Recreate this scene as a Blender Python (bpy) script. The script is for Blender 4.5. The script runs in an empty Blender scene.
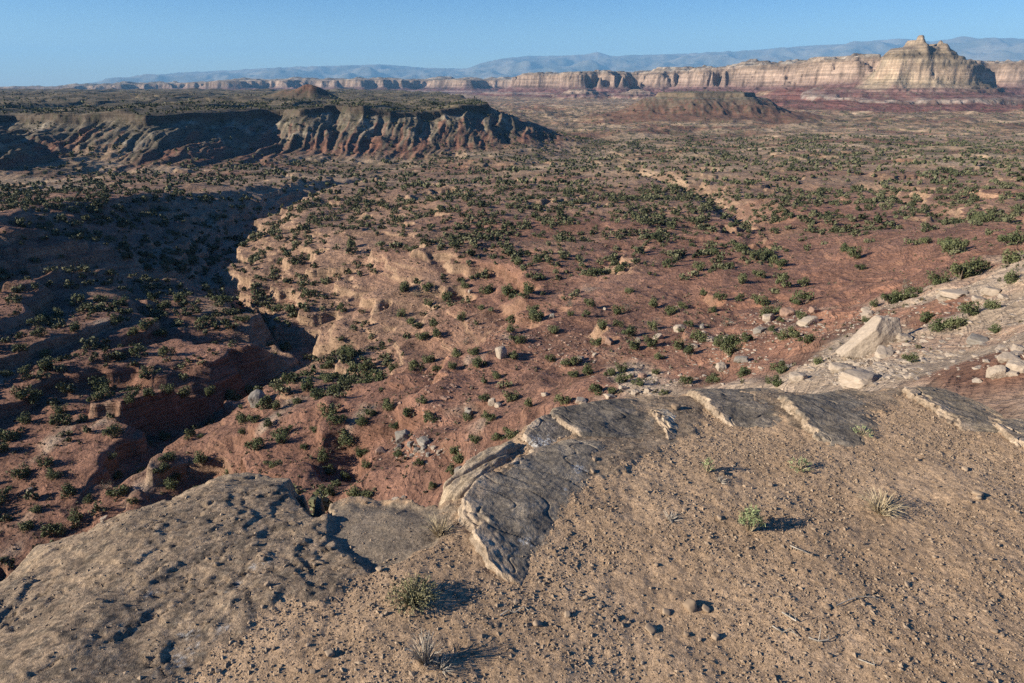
import bpy, math, random, time
import numpy as np
T0 = time.time()
R = math.radians
rng = np.random.default_rng(7)
random.seed(7)
C = bpy.context.scene.collection

# ------------------------------------------------------------------ camera model
F, CX, CY, PITCH = 683.0, 512.0, 341.5, R(20.62)
SP, CP = math.sin(PITCH), math.cos(PITCH)
def rayd(px, py):
    u = (np.asarray(px, float) - CX) / F; v = (CY - np.asarray(py, float)) / F
    return u, CP + v * SP, -SP + v * CP
def at(px, py, z):
    dx, dy, dz = rayd(px, py); t = z / dz
    return dx * t, dy * t
def proj(x, y, z):
    f = y * CP - z * SP; up = y * SP + z * CP
    f = np.maximum(f, 1e-3)
    return CX + F * x / f, CY - F * up / f

# ------------------------------------------------------------------ noise
def _h(ix, iy, s):
    h = (ix.astype(np.int64) * 374761393 + iy.astype(np.int64) * 668265263 + s * 2246822519) & 0xffffffff
    h = ((h ^ (h >> 13)) * 1274126177) & 0xffffffff
    return (h ^ (h >> 16)) & 0xffff
def perlin(x, y, s=0):
    x0 = np.floor(x); y0 = np.floor(y); fx = x - x0; fy = y - y0
    u = fx * fx * fx * (fx * (fx * 6 - 15) + 10); v = fy * fy * fy * (fy * (fy * 6 - 15) + 10)
    def g(i, j):
        a = _h(x0 + i, y0 + j, s) * (2 * math.pi / 65536)
        return np.cos(a) * (fx - i) + np.sin(a) * (fy - j)
    a = g(0, 0); b = g(1, 0); c = g(0, 1); d = g(1, 1)
    a = a + u * (b - a); c = c + u * (d - c)
    return (a + v * (c - a)) * 1.5
def fbm(x, y, oct=4, s=0, gain=.5):
    r = 0; a = 1.0
    for k in range(oct):
        r = r + a * perlin(x * 2 ** k, y * 2 ** k, s + k * 17); a *= gain
    return r
def ridged(x, y, oct=3, s=0):
    r = 0; a = 1.0
    for k in range(oct):
        r = r + a * (1 - 2 * np.abs(perlin(x * 2 ** k, y * 2 ** k, s + k * 13))); a *= .5
    return r / 1.75
def vnoise3(p, s=0):
    i = np.floor(p); f = p - i; f = f * f * (3 - 2 * f)
    def g(a, b, c):
        return _h(i[:, 0] + a + (i[:, 2] + c) * 57, i[:, 1] + b + (i[:, 2] + c) * 131, s) / 32768.0 - 1
    r = 0
    for a in (0, 1):
        for b in (0, 1):
            for c in (0, 1):
                w = (f[:, 0] if a else 1 - f[:, 0]) * (f[:, 1] if b else 1 - f[:, 1]) * (f[:, 2] if c else 1 - f[:, 2])
                r = r + w * g(a, b, c)
    return r
def sstep(a, b, x):
    t = np.clip((x - a) / (b - a), 0, 1); return t * t * (3 - 2 * t)
def lerp(a, b, t): return a + (b - a) * t

def seg_dist(x, y, pts):
    """unsigned distance to a polyline, side (+ left of travel), and position index"""
    best = np.full(x.shape, 1e18); side = np.zeros(x.shape); pos = np.zeros(x.shape)
    for i in range(len(pts) - 1):
        ax, ay = pts[i][:2]; bx, by = pts[i + 1][:2]
        ex, ey = bx - ax, by - ay; L = ex * ex + ey * ey
        t = np.clip(((x - ax) * ex + (y - ay) * ey) / L, 0, 1)
        dx = x - ax - t * ex; dy = y - ay - t * ey; d = dx * dx + dy * dy
        m = d < best
        best = np.where(m, d, best); pos = np.where(m, i + t, pos)
        side = np.where(m, np.sign(ex * (y - ay) - ey * (x - ax)), side)
    return np.sqrt(best), side, pos
def poly_sd(x, y, pts):
    """signed distance, + inside"""
    d, _, _ = seg_dist(x, y, list(pts) + [pts[0]])
    ins = np.zeros(x.shape, bool); n = len(pts)
    for i in range(n):
        x1, y1 = pts[i]; x2, y2 = pts[(i + 1) % n]
        c = (y1 > y) != (y2 > y)
        if y1 != y2:
            ins ^= c & (x < (x2 - x1) * (y - y1) / (y2 - y1) + x1)
    return np.where(ins, d, -d)

# ------------------------------------------------------------------ base surface of the valley (metres, camera at origin)
CTRL = [(0,600,-80),(0,480,-76),(0,400,-72),(0,330,-66),(0,255,-54),(0,200,-58),(0,165,-92),
 (100,470,-74),(100,400,-71),(100,330,-69),(100,288,-66),(100,225,-56),(100,190,-68),
 (200,460,-68),(230,430,-64),(200,380,-71),(200,292,-70),(200,205,-66),(200,180,-84),
 (300,470,-60),(300,420,-60),(330,360,-64),(300,300,-67),(300,250,-71),(330,210,-76),(300,175,-92),
 (400,460,-55),(400,400,-56),(400,340,-58),(400,280,-61),(400,230,-66),(400,190,-76),
 (500,420,-50),(500,370,-52),(500,300,-57),(500,240,-62),(500,190,-72),(520,150,-100),
 (600,380,-45),(600,330,-52),(600,280,-56),(600,220,-63),(600,180,-75),
 (700,380,-38),(700,330,-46),(700,270,-54),(700,220,-62),(700,170,-78),(700,130,-105),
 (800,380,-28),(800,330,-38),(800,290,-46),(800,240,-54),(800,190,-67),(800,140,-95),
 (900,370,-21),(900,320,-28),(900,270,-40),(900,230,-49),(900,180,-66),(900,130,-98),
 (1024,400,-14),(1024,330,-16),(1024,280,-20),(1024,245,-27),(1024,225,-38),(1024,200,-50),(1024,160,-72),(1024,125,-100)]
cp = []
for px, py, z in CTRL:
    X, Y = at(px, py, z); cp.append((X, Y, z))
for az, zs in ((-80,(-14,-24,-40,-58,-60,-58,-80)), (-55,(-14,-24,-38,-60,-66,-60,-85)), (-37,(-14,-24,-38,-62,None,None,None)), (0,(-13,-21,-32,-44,None,None,None)),
               (37,(-12,-14,-16.5,-19,None,None,None)), (55,(-9,-10,-12,-15,-17,-20,-50)), (80,(-5,-6,-8,-10,-12,-15,-40))):
    for r, z in zip((5, 15, 30, 60, 120, 250, 700), zs):
        if z is not None: cp.append((r * math.sin(R(az)), r * math.cos(R(az)), z))
cp += [(-500,800,-97),(-300,950,-102),(-150,1000,-104),(-700,780,-95),(40,1150,-104),(-500,1250,-105),(-1000,1000,-105),(-250,820,-98),(-100,850,-99)]
for az in (-80, -40, -20, 0, 20, 40, 80):
    for r, z in ((2200, -105), (4500, -106), (9000, -105)): cp.append((r * math.sin(R(az)), r * math.cos(R(az)), z))
cp = np.array(cp)
def warp(x, y):
    return np.arctan2(x, y) * 2.0, np.log(np.hypot(x, y) + 1.0)
cu, cv = warp(cp[:, 0], cp[:, 1])
CC = .12
K = np.sqrt((cu[:, None] - cu) ** 2 + (cv[:, None] - cv) ** 2 + CC ** 2)
Wt = np.linalg.solve(K + np.eye(len(K)) * -.004, cp[:, 2])
def base0(x, y):
    u, v = warp(x, y); z = np.zeros(x.shape)
    for a, b, w in zip(cu, cv, Wt):
        z += w * np.sqrt((u - a) ** 2 + (v - b) ** 2 + CC * CC)
    return z

def px3(l): return [(*at(a, b, z), z) for a, b, z in l]
CANYON = px3([(445,163,-100),(370,182,-96),(300,203,-92),(257,226,-90),(230,260,-89),(222,285,-88),(245,308,-87),(262,335,-86),(318,364,-85),(296,388,-84),(235,408,-84),(165,445,-80.5),(110,490,-77.5),(40,560,-77)])
TRIBS = [px3([(222,285,-88),(140,297,-86),(60,308,-82),(-80,330,-72)]),
         px3([(318,366,-85),(255,352,-81),(190,348,-78),(120,352,-73)]),
         px3([(235,408,-83),(150,398,-76.5),(60,392,-74),(-40,400,-70)])]
GULLY = [px3([(545,152,-104),(600,166,-94),(650,180,-85),(705,200,-76),(755,234,-68)]),
         px3([(352,470,-64),(385,445,-60),(430,425,-55)]),
         px3([(860,190,-70),(905,205,-61),(950,222,-50)]),
         px3([(200,500,-78),(235,462,-72),(265,430,-66)])]
def smin(a, b, k):
    h = np.clip(.5 + .5 * (b - a) / k, 0, 1)
    return b * (1 - h) + a * h - k * h * (1 - h)

POLY_A = [(-40,1290),(-110,1215),(-183,1170),(-240,1150),(-285,1165),(-330,1120),(-372,1180),(-400,1175),(-438,1020),(-477,935),(-530,960),(-600,955),(-680,985),(-760,900),(-900,880),(-1300,860),(-4000,900),(-5200,5200),(-900,5200),(-330,3600),(-180,2300),(-60,1600)]
POLY_B = [(440,2200),(540,2150),(640,2170),(690,2160),(745,2230),(720,2330),(520,2340)]
POLY_C = [(60,7200),(120,6500),(300,6450),(420,6250),(560,5950),(700,6050),(820,5900),(900,6250),(1080,6300),(1180,5900),(1330,5950),(1420,5500),(1560,5450),(1580,5000),(1700,4850),(1660,4400),(1600,4050),(1520,3760),(1600,3480),(1800,3470),(2050,4350),(2600,4450),(4200,4250),(6000,5000),(5000,9000),(1500,8500)]
POLY_D = [(1655,3330),(1690,3240),(1800,3190),(1960,3185),(2060,3225),(2150,3260),(2185,3340),(2080,3490),(1760,3490)]
POLY_E = [(-7500,10800),(-6800,9600),(-5800,10100),(-5000,9500),(-4200,9900),(-3500,9200),(-2600,9600),(-1900,9000),(-1200,9500),(-500,8800),(-200,9300),(400,9000),(1400,9300),(3000,12500),(-7000,13500)]
SPUR = [(-900,760),(-640,720),(-600,770),(-640,860),(-1050,880)]
MTN = [(-700,93),(-300,92),(0,89),(60,86),(120,79.5),(185,73.5),(240,71),(300,67.5),(380,66),(425,69),(465,70),(492,62),(530,56.5),(570,58),(598,55),(612,58),(650,56),(700,54.5),(760,52),(800,48.5),(860,45),(900,40.5),(930,44),(960,40),(1024,41),(1100,42),(1400,50),(1800,80)]
MTN_AZ = []; MTN_H = []
for a, b in MTN:
    dx, dy, dz = rayd(a, b); MTN_AZ.append(math.atan2(dx, dy)); MTN_H.append(dz / math.hypot(dx, dy))

def height(x, y, full=False):
    r = np.hypot(x, y); az = np.arctan2(x, y)
    b = base0(x, y)
    near = sstep(45, 90, r)
    fr = 1 - sstep(2500, 5000, r)
    n1 = fbm(x / 70, y / 70, 3, 1)
    n2 = ridged(x / 38 + .4 * n1, y / 38, 3, 5)
    b = b + near * (n1 * 2.6 + (n2 - .3) * .45) + sstep(500, 1300, r) * (ridged(x / 260, y / 260, 4, 8) - .3) * (9 + 9 * sstep(1300, 2200, r) * fr)
    # canyons
    wob = fbm(x / 22, y / 22, 3, 21) * 5
    d, side, pos = seg_dist(x, y, CANYON)
    zf = np.interp(pos, np.arange(len(CANYON)), [p[2] for p in CANYON])
    dd = np.maximum(d + wob - 3, 0)
    east = side > 0
    east0 = east * (1 - sstep(70, 120, d)) * (r < 480)
    wq = np.maximum(d + wob * 1.6 - 3, 0) / 30.0; wk = np.floor(wq); wf = wq - wk
    stair = np.minimum(wq * 33, 7) + (wk + .12 * wf + .88 * sstep(0, .22, wf)) * 5.5 + np.maximum(wq - 2.7, 0) * 40
    eq = np.maximum(d + wob * 1.2 + 7 * fbm(x / 40, y / 40, 3, 36) - 3, 0) / 10.0; ek = np.floor(eq); ef = eq - ek
    estair = np.minimum(eq * 9, 3.5) + (ek + .76 * ef + .24 * sstep(0, .14, ef)) * 3.1 + np.maximum(eq - 6, 0) * 5
    cut = zf + np.where(east, estair, lerp(dd * .47, stair, sstep(5.6, 6.8, pos)))
    b = smin(b, cut + (r > 900) * 1e3, 1.2)
    for pl in TRIBS:
        d, side, pos = seg_dist(x, y, pl)
        zf = np.interp(pos, np.arange(len(pl)), [p[2] for p in pl])
        b = smin(b, zf + np.maximum(d + wob - 2, 0) * .9, 1.2)
    for pl in GULLY:
        d, side, pos = seg_dist(x, y, pl)
        zf = np.interp(pos, np.arange(len(pl)), [p[2] for p in pl])
        b = smin(b, zf + np.maximum(d + wob * .6 - 2, 0) * .5, 1.5)
    # rock ledges: the land steps down in beds
    zz = b + 2.2 * n1 + 2.0 * fbm(x / 27, y / 27, 3, 34) + .45 * fbm(x / 7, y / 7, 3, 33)
    eb = east0 * .95
    st = 5.5
    q = zz / st; k = np.floor(q); f = q - k
    stepz = (k + sstep(.70, .80, f) * .62 + f * .38) * st
    tw = near * (1 - sstep(900, 1600, r)) * np.maximum(.3 * eb * np.clip(.9 + 1.2 * fbm(x / 30, y / 30, 2, 43), .2, 1), np.clip(.45 + 2.2 * fbm(x / 55, y / 55, 3, 41), .04, 1)) * (1 - .75 * sstep(R(16), R(24), az) * (r < 260))
    b2 = b + (stepz - zz) * tw
    edge = ((f > .66) & (f < .84)) * tw
    # small roughness
    b2 = b2 + near * (fbm(x / 6, y / 6, 3, 51) * .35) * (1 - sstep(600, 1200, r))
    flank = sstep(R(14), R(26), az) * (1 - sstep(150, 230, r)) * near
    b2 = b2 + flank * (ridged(x / 9, y / 16, 3, 57) - .2) * .9
    z = b2
    rid = np.zeros(x.shape, np.int8); frac = np.zeros(x.shape); gul = np.zeros(x.shape)
    # mesa left
    m = (r > 650) & (r < 9000)
    def mesa(poly, top, prof, amp, wl, s, ident, m, thr, rimk=.9):
        nonlocal z, rid, frac, gul
        if not m.any(): return
        xs, ys = x[m], y[m]
        g = ridged(xs / wl, ys / wl, 4, s)
        d = poly_sd(xs, ys, poly); d = d + (g - .35) * amp * (rimk + (1.5 - rimk) * sstep(-6, -70, d)) + (ridged(xs / wl * 4.3, ys / wl * 4.3, 3, s + 6) - .3) * amp * .22 + perlin(xs / wl / 3, ys / wl / 3, s + 3) * amp * .9 * min(rimk * 1.4, 1)
        f = np.interp(d, [p[0] for p in prof], [p[1] for p in prof])
        bz = z[m]; t = top(xs, ys, d) if callable(top) else top
        nz = bz + (np.maximum(t, bz) - bz) * f
        own = (np.maximum(t, bz) - bz) > .45 * (t + 105)
        frac[m] = np.where((f > .001) & own, f, frac[m])
        if ident in (1, 2):
            gl = ridged(xs / 34 + .3 * perlin(xs / 140, ys / 70, s + 9), ys / 260, 4, s + 8)
            nz = nz + (gl - .62) * (9 if ident == 1 else 3) * 4 * f * (1 - f) * (f < .86); g = gl
        if ident in (3, 4):
            q = (nz + 5 * perlin(xs / 160, ys / 160, s + 10)) / 17; qf = q - np.floor(q)
            nz = nz + (sstep(.45, .8, qf) - qf) * 17 * .75 * (f > .3) * (nz < (135 if ident == 4 else 1e4))
        z[m] = nz; gul[m] = np.where(own, g, gul[m])
        rr = rid[m]; rr[(f > thr) & own] = ident; rid[m] = rr
    topA = lambda X, Y, d: -36 + fbm(X / 110, Y / 300, 3, 76) * 7 + np.round(fbm(X / 210 + 3, Y / 400, 2, 77) * 2.2) * 2.2 + (fbm(X / 300, Y / 300, 3, 71) * 9 + ridged(X / 130, Y / 130, 3, 72) * 4) * sstep(20, 300, d) - 2 * sstep(1500, 3000, Y) + 34 * np.clip(1 - np.hypot(X + 497, (Y - 1760)) / 110, 0, 1) ** 1.15 + 16 * np.clip(1 - np.hypot(X + 1290, Y - 1500) / 110, 0, 1)
    mesa(POLY_A, topA, [(-260,0),(-170,.06),(-110,.20),(-60,.46),(-25,.70),(-8,.80),(-3,.83),(2,.97),(15,1.0),(1e5,1.0)], 12, 80, 61, 1, m, .04, .3)
    mesa(SPUR, -42, [(-150,0),(-80,.12),(-20,.7),(0,.8),(4,1),(1e5,1)], 16, 60, 64, 1, m & (r < 1500), .04)
    mesa(POLY_B, lambda X, Y, d: -19 + 3 * sstep(10, 60, d), [(-260,0),(-120,.25),(-25,.78),(-5,.82),(3,.96),(1e5,1)], 14, 80, 66, 2, (r > 1500) & (r < 3200), .04, .12)
    m = (r > 2700) & (r < 12000)
    topC = lambda X, Y, d: 95 + 38 * sstep(900, 1900, X) + fbm(X / 220, Y / 220, 4, 73) * 26 * sstep(20, 120, d) + 40 * np.clip(1 - np.hypot(X - 1700, (Y - 5200)) / 160, 0, 1) + 34 * np.clip(1 - np.hypot(X - 2010, (Y - 4300)) / 130, 0, 1) + 36 * np.clip(1 - np.hypot(X - 1240, Y - 6150) / 110, 0, 1)
    mesa(POLY_C, topC, [(-620,0),(-330,.10),(-300,.17),(-200,.20),(-60,.36),(-20,.44),(12,.86),(30,.9),(60,1),(1e5,1)], 105, 470, 67, 3, m, .03)
    mesa([(470,5500),(560,5480),(600,5600),(500,5640)], -30, [(-160,0),(0,.9),(10,1),(1e5,1)], 30, 100, 68, 3, m, .1)
    mesa([(900,5350),(960,5330),(980,5450),(900,5440)], -30, [(-150,0),(0,.9),(10,1),(1e5,1)], 30, 100, 69, 3, m, .1)
    ridge = lambda X: np.interp(X, [1620,1658,1693,1747,1791,1803,1811,1831,1842,1902,1914,1926,1938,1991,2058,2102,2169,2230], [40,70,135,160,167,172,196,196,170,166,182,181,165,135,101,78,66,40])
    topD = lambda X, Y, d: np.minimum(92, ridge(X)) + np.maximum(ridge(X + 4 * perlin(X / 40, Y / 40, 9)) - 92, 0) * np.clip((Y - 3205 + 14 * (ridged(X / 55, Y / 55, 3, 88) - .4)) / 95, 0, 1) ** .8 * np.clip((3490 - Y) / 70, 0, 1) + 20 * np.clip(1.25 - (np.hypot(X - 1821, (Y - 3325) * .7) / 15) ** 3, 0, 1) + 13 * np.clip(1.25 - (np.hypot(X - 1911, (Y - 3325) * .7) / 11) ** 3, 0, 1)
    mesa(POLY_D, topD, [(-760,0),(-560,.05),(-300,.13),(-282,.21),(-165,.235),(-90,.33),(-35,.44),(-8,.52),(14,.9),(40,.96),(1e5,1)], 17, 85, 70, 4, m & (r < 4600), .03)
    topE = lambda X, Y, d: 58 - 80 * sstep(-2500, -6500, X) + fbm(X / 420, Y / 500, 4, 74) * 46 * sstep(20, 400, d)
    mesa(POLY_E, topE, [(-900,0),(-300,.2),(-30,.45),(30,.9),(120,1),(1e5,1)], 320, 900, 75, 5, (r > 7500) & (r < 16000), .04)
    # mountains on the horizon
    rr = sstep(30000, 56000, r + 3000 * fbm(x / 3000, y / 3000, 3, 80))
    hz = np.interp(az, MTN_AZ, MTN_H) * 57000
    far = sstep(12000, 16000, r)
    low = -105 - 330 * sstep(10000, 50000, r) + fbm(x / 2500, y / 2500, 4, 82) * 75 * (1 - rr)
    mz = low + (np.maximum(hz, low) - low) * rr + rr * (1 - rr) * 4 * ridged(x / 4200, y / 4200, 4, 81) * 380 * sstep(0, 300, hz)
    z = z * (1 - far) + mz * far
    rid[(r > 27000)] = 6
    # our own mesa behind the camera
    back = sstep(R(84), R(112), np.abs(az))
    z = z * (1 - back) + (-2.0 + fbm(x / 40, y / 40, 3, 90) * .3 * sstep(12, 60, r) - (r < 14) * .25) * back
    if full: return z, rid, frac, gul, edge, n1, n2, back
    return z

# ------------------------------------------------------------------ materials
def mat(name, rough=.9):
    m = bpy.data.materials.new(name); m.use_nodes = True
    nt = m.node_tree; b = nt.nodes['Principled BSDF']
    b.inputs['Roughness'].default_value = rough
    b.inputs['Specular IOR Level'].default_value = .15
    return m, nt, b
def N(nt, t, **kw):
    n = nt.nodes.new(t)
    for k, v in kw.items():
        if isinstance(v, (int, float, tuple)) and k in n.inputs: n.inputs[k].default_value = v
        else: setattr(n, k, v)
    return n
def rock_mat(name, scales, bump, attr=True, colr=(.3,.25,.2), var=.35, bands=None):
    """attribute or plain colour, broken up by noise at several real sizes (1/m), with bump of real height (m)"""
    m, nt, b = mat(name)
    tc = N(nt, 'ShaderNodeTexCoord')
    src = None
    if attr:
        a = N(nt, 'ShaderNodeAttribute'); a.attribute_name = 'Col'; src = a.outputs['Color']
    else:
        a = N(nt, 'ShaderNodeRGB'); a.outputs[0].default_value = (*colr, 1); src = a.outputs[0]
    hsum = None
    for i, (s, w) in enumerate(scales):
        n = N(nt, 'ShaderNodeTexNoise', Scale=s, Detail=6.0, Roughness=.62)
        nt.links.new(tc.outputs['Object'], n.inputs['Vector'])
        mr = N(nt, 'ShaderNodeMapRange'); mr.inputs['From Min'].default_value = .28; mr.inputs['From Max'].default_value = .72
        mr.inputs['To Min'].default_value = 1 - var * w; mr.inputs['To Max'].default_value = 1 + var * w
        nt.links.new(n.outputs['Fac'], mr.inputs['Value'])
        mx = N(nt, 'ShaderNodeVectorMath', operation='SCALE')
        nt.links.new(src, mx.inputs[0]); nt.links.new(mr.outputs['Result'], mx.inputs['Scale']); src = mx.outputs[0]
        bp = N(nt, 'ShaderNodeBump'); bp.inputs['Strength'].default_value = 1.0; bp.inputs['Distance'].default_value = bump[i]
        nt.links.new(n.outputs['Fac'], bp.inputs['Height'])
        if hsum is not None: nt.links.new(hsum, bp.inputs['Normal'])
        hsum = bp.outputs['Normal']
    if bands:      # beds of the rock: nearly level layers, each a little lighter or darker
        mp = N(nt, 'ShaderNodeMapping'); mp.inputs['Scale'].default_value = bands[0]; nt.links.new(tc.outputs['Object'], mp.inputs['Vector'])
        n = N(nt, 'ShaderNodeTexNoise', Scale=1.0, Detail=4.0, Roughness=.7); nt.links.new(mp.outputs[0], n.inputs['Vector'])
        mr = N(nt, 'ShaderNodeMapRange'); mr.inputs['From Min'].default_value = .32; mr.inputs['From Max'].default_value = .68
        mr.inputs['To Min'].default_value = 1 - bands[1]; mr.inputs['To Max'].default_value = 1 + bands[1]; nt.links.new(n.outputs['Fac'], mr.inputs['Value'])
        mx = N(nt, 'ShaderNodeVectorMath', operation='SCALE'); nt.links.new(src, mx.inputs[0]); nt.links.new(mr.outputs['Result'], mx.inputs['Scale']); src = mx.outputs[0]
        bp = N(nt, 'ShaderNodeBump'); bp.inputs['Distance'].default_value = bands[2]; nt.links.new(n.outputs['Fac'], bp.inputs['Height']); nt.links.new(hsum, bp.inputs['Normal']); hsum = bp.outputs['Normal']
    nt.links.new(src, b.inputs['Base Color']); nt.links.new(hsum, b.inputs['Normal'])
    return m
M_land = rock_mat('desert land', [(1.6,.8),(.5,.7),(.12,.4)], [.35, .6, .8], var=.42, bands=((.006, .006, .55), .28, 1.6))
M_far = rock_mat('far land', [(.05,.8),(.012,.6)], [5.0, 12.0], bands=((.0012, .0012, .085), .38, 9.0))
M_soil = rock_mat('ledge soil and stone', [(300.,.9),(90.,.8),(12.,.35)], [.0028, .0045, .004], var=.6)
M_slab = rock_mat('slab stone', [(240.,.8),(70.,.8),(10.,.6)], [.0022, .0055, .005], var=.5)
M_boulder = rock_mat('boulder stone', [(4.,.6),(.8,.6)], [.06, .15], attr=False, colr=(.32,.265,.21), var=.3)
M_boulder_pink = rock_mat('pink boulder stone', [(4.,.6),(.8,.6)], [.06, .15], attr=False, colr=(.25,.165,.125), var=.3)
M_boulder_grey = rock_mat('grey boulder stone', [(4.,.6),(.8,.6)], [.06, .15], attr=False, colr=(.21,.19,.165), var=.35)
def leaf_mat(name, c1, c2, attr=False):
    m, nt, b = mat(name, .75)
    if attr:
        a = N(nt, 'ShaderNodeAttribute'); a.attribute_name = 'Col'; nt.links.new(a.outputs['Color'], b.inputs['Base Color'])
    else:
        oi = N(nt, 'ShaderNodeObjectInfo'); g = N(nt, 'ShaderNodeNewGeometry')
        ad = N(nt, 'ShaderNodeMath', operation='MULTIPLY_ADD'); ad.inputs[1].default_value = .35
        nt.links.new(g.outputs['Random Per Island'], ad.inputs[0])
        sc = N(nt, 'ShaderNodeMath', operation='MULTIPLY'); sc.inputs[1].default_value = .65
        nt.links.new(oi.outputs['Random'], sc.inputs[0]); nt.links.new(sc.outputs[0], ad.inputs[2])
        mx = N(nt, 'ShaderNodeMix'); mx.data_type = 'RGBA'
        mx.inputs[6].default_value = (*c1, 1); mx.inputs[7].default_value = (*c2, 1)
        nt.links.new(ad.outputs[0], mx.inputs[0]); nt.links.new(mx.outputs[2], b.inputs['Base Color'])
    return m
M_leaf = leaf_mat('juniper foliage', (.055,.072,.032), (.135,.145,.070))
M_leaf_grey = leaf_mat('grey twigs', (.10,.098,.075), (.15,.14,.11))
M_leaf_far = leaf_mat('far scrub', None, None, attr=True)
M_bark, _nt, _b = mat('bark'); 
def simple_noise(m, nt, b, c1, c2, s):
    tc = N(nt, 'ShaderNodeTexCoord'); n = N(nt, 'ShaderNodeTexNoise', Scale=s, Detail=5.0); nt.links.new(tc.outputs['Object'], n.inputs['Vector'])
    r = N(nt, 'ShaderNodeValToRGB'); r.color_ramp.elements[0].position = .3; r.color_ramp.elements[1].position = .7
    r.color_ramp.elements[0].color = (*c1, 1); r.color_ramp.elements[1].color = (*c2, 1)
    nt.links.new(n.outputs['Fac'], r.inputs['Fac']); nt.links.new(r.outputs['Color'], b.inputs['Base Color'])
simple_noise(M_bark, _nt, _b, (.10,.075,.055), (.22,.18,.14), 6)
def nmat(name, c1, c2, s):
    m, nt, b = mat(name); simple_noise(m, nt, b, c1, c2, s); return m
M_straw = nmat('straw stems', (.28,.22,.13), (.48,.40,.27), 30)
M_sage = nmat('sage stems', (.13,.13,.06), (.30,.27,.16), 40)
M_green = nmat('green leaves', (.15,.20,.08), (.30,.33,.18), 40)
M_grey = nmat('weathered twigs', (.22,.19,.15), (.45,.40,.33), 40)
M_stone = leaf_mat('loose stones', (.17,.12,.08), (.31,.235,.165))

# ------------------------------------------------------------------ mesh helpers
def mk(name, V, Fq, material, parent=None, col=None, smooth=True, label=None, cat=None, kind=None, group=None, loc=None):
    me = bpy.data.meshes.new(name)
    V = np.asarray(V, np.float32); Fq = np.asarray(Fq, np.int32)
    n = Fq.shape[1]
    me.vertices.add(len(V)); me.vertices.foreach_set('co', V.ravel())
    me.loops.add(Fq.size); me.loops.foreach_set('vertex_index', Fq.ravel())
    me.polygons.add(len(Fq)); me.polygons.foreach_set('loop_start', np.arange(0, Fq.size, n, dtype=np.int32))
    me.polygons.foreach_set('loop_total', np.full(len(Fq), n, np.int32))
    me.update(calc_edges=True)
    me.polygons.foreach_set('use_smooth', np.full(len(Fq), smooth))
    if col is not None:
        a = me.color_attributes.new('Col', 'FLOAT_COLOR', 'POINT')
        c = np.ones((len(V), 4), np.float32); c[:, :3] = col; a.data.foreach_set('color', c.ravel())
    me.materials.append(material); me.validate()
    o = bpy.data.objects.new(name, me); C.objects.link(o)
    if parent: o.parent = parent
    if loc is not None: o.location = loc
    tag(o, label, cat, kind, group)
    return o
def tag(o, label=None, cat=None, kind=None, group=None):
    if label: o['label'] = label
    if cat: o['category'] = cat
    if kind: o['kind'] = kind
    if group: o['group'] = group
def empty(name, loc, rz=0, s=1, label=None, cat=None, group=None):
    o = bpy.data.objects.new(name, None); C.objects.link(o); o.location = loc; o.rotation_euler = (0, 0, rz); o.scale = (s, s, s)
    tag(o, label, cat, None, group); return o
def gridfaces(ni, nj):
    i = np.arange(ni - 1)[:, None] * nj + np.arange(nj - 1)[None]
    return np.stack([i, i + 1, i + nj + 1, i + nj], -1)

# ------------------------------------------------------------------ the land as one polar sheet, split into its landforms
az = np.concatenate([np.linspace(-180, -48, 60, endpoint=False), np.linspace(-48, -39.5, 50, endpoint=False), np.linspace(-39.5, 39.5, 1000, endpoint=False), np.linspace(39.5, 48, 50, endpoint=False), np.linspace(48, 180, 61)])
def lg(a, b, n): return np.geomspace(a, b, n, endpoint=False)
rad = np.concatenate([lg(2.5, 45, 40), lg(45, 100, 110), lg(100, 480, 620), lg(480, 850, 110), lg(850, 1450, 230), lg(1450, 2050, 50), lg(2050, 2350, 60), lg(2350, 3000, 40), lg(3000, 3500, 170), lg(3500, 4300, 60), lg(4300, 7000, 190), lg(7000, 8600, 20), lg(8600, 11500, 100), lg(11500, 28000, 50), lg(28000, 60500, 110), [60500]])
AZ, RD = np.meshgrid(np.radians(az), rad)
X = RD * np.sin(AZ); Y = RD * np.cos(AZ)
shape = X.shape
outs = []
for a in range(0, shape[0], 200):
    outs.append(height(X[a:a + 200], Y[a:a + 200], True))
Z, RID, FR, GU, ED, N1, N2, BK = [np.concatenate(o) for o in zip(*outs)]
print('land', shape, time.time() - T0)
AZR = np.radians(az); LRD = np.log(rad)
def land(x, y):
    i = np.interp(np.log(np.hypot(x, y)), LRD, np.arange(len(rad))); j = np.interp(np.arctan2(x, y), AZR, np.arange(len(AZR)))
    i0 = np.minimum(i.astype(int), len(rad) - 2); j0 = np.minimum(j.astype(int), len(AZR) - 2); a = i - i0; b = j - j0
    return (Z[i0, j0] * (1 - a) + Z[i0 + 1, j0] * a) * (1 - b) + (Z[i0, j0 + 1] * (1 - a) + Z[i0 + 1, j0 + 1] * a) * b
# ------------------------------------------------------------------ finding where a view ray meets the land
ts = np.geomspace(40, 1500, 1400)
def hits(pp):
    out = []
    pp = np.array(pp, float)
    dx, dy, dz = rayd(pp[:, 0], pp[:, 1])
    for a in range(0, len(pp), 60):
        X_ = dx[a:a+60, None] * ts; Y_ = dy[a:a+60, None] * ts; Z_ = dz[a:a+60, None] * ts
        h = land(X_, Y_); below = Z_ <= h
        k = np.where(below.any(1), below.argmax(1), len(ts) - 1); i = np.arange(len(k))
        out.append(np.stack([X_[i, k], Y_[i, k], h[i, k]], 1))
    return np.concatenate(out)

# slope of the surface
P = np.stack([X, Y, Z], -1)
du = np.gradient(P, axis=0); dv = np.gradient(P, axis=1)
nn = np.cross(dv, du); nn /= np.linalg.norm(nn, axis=-1, keepdims=True) + 1e-9
NZ = np.abs(nn[..., 2]); del du, dv, nn
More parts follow.
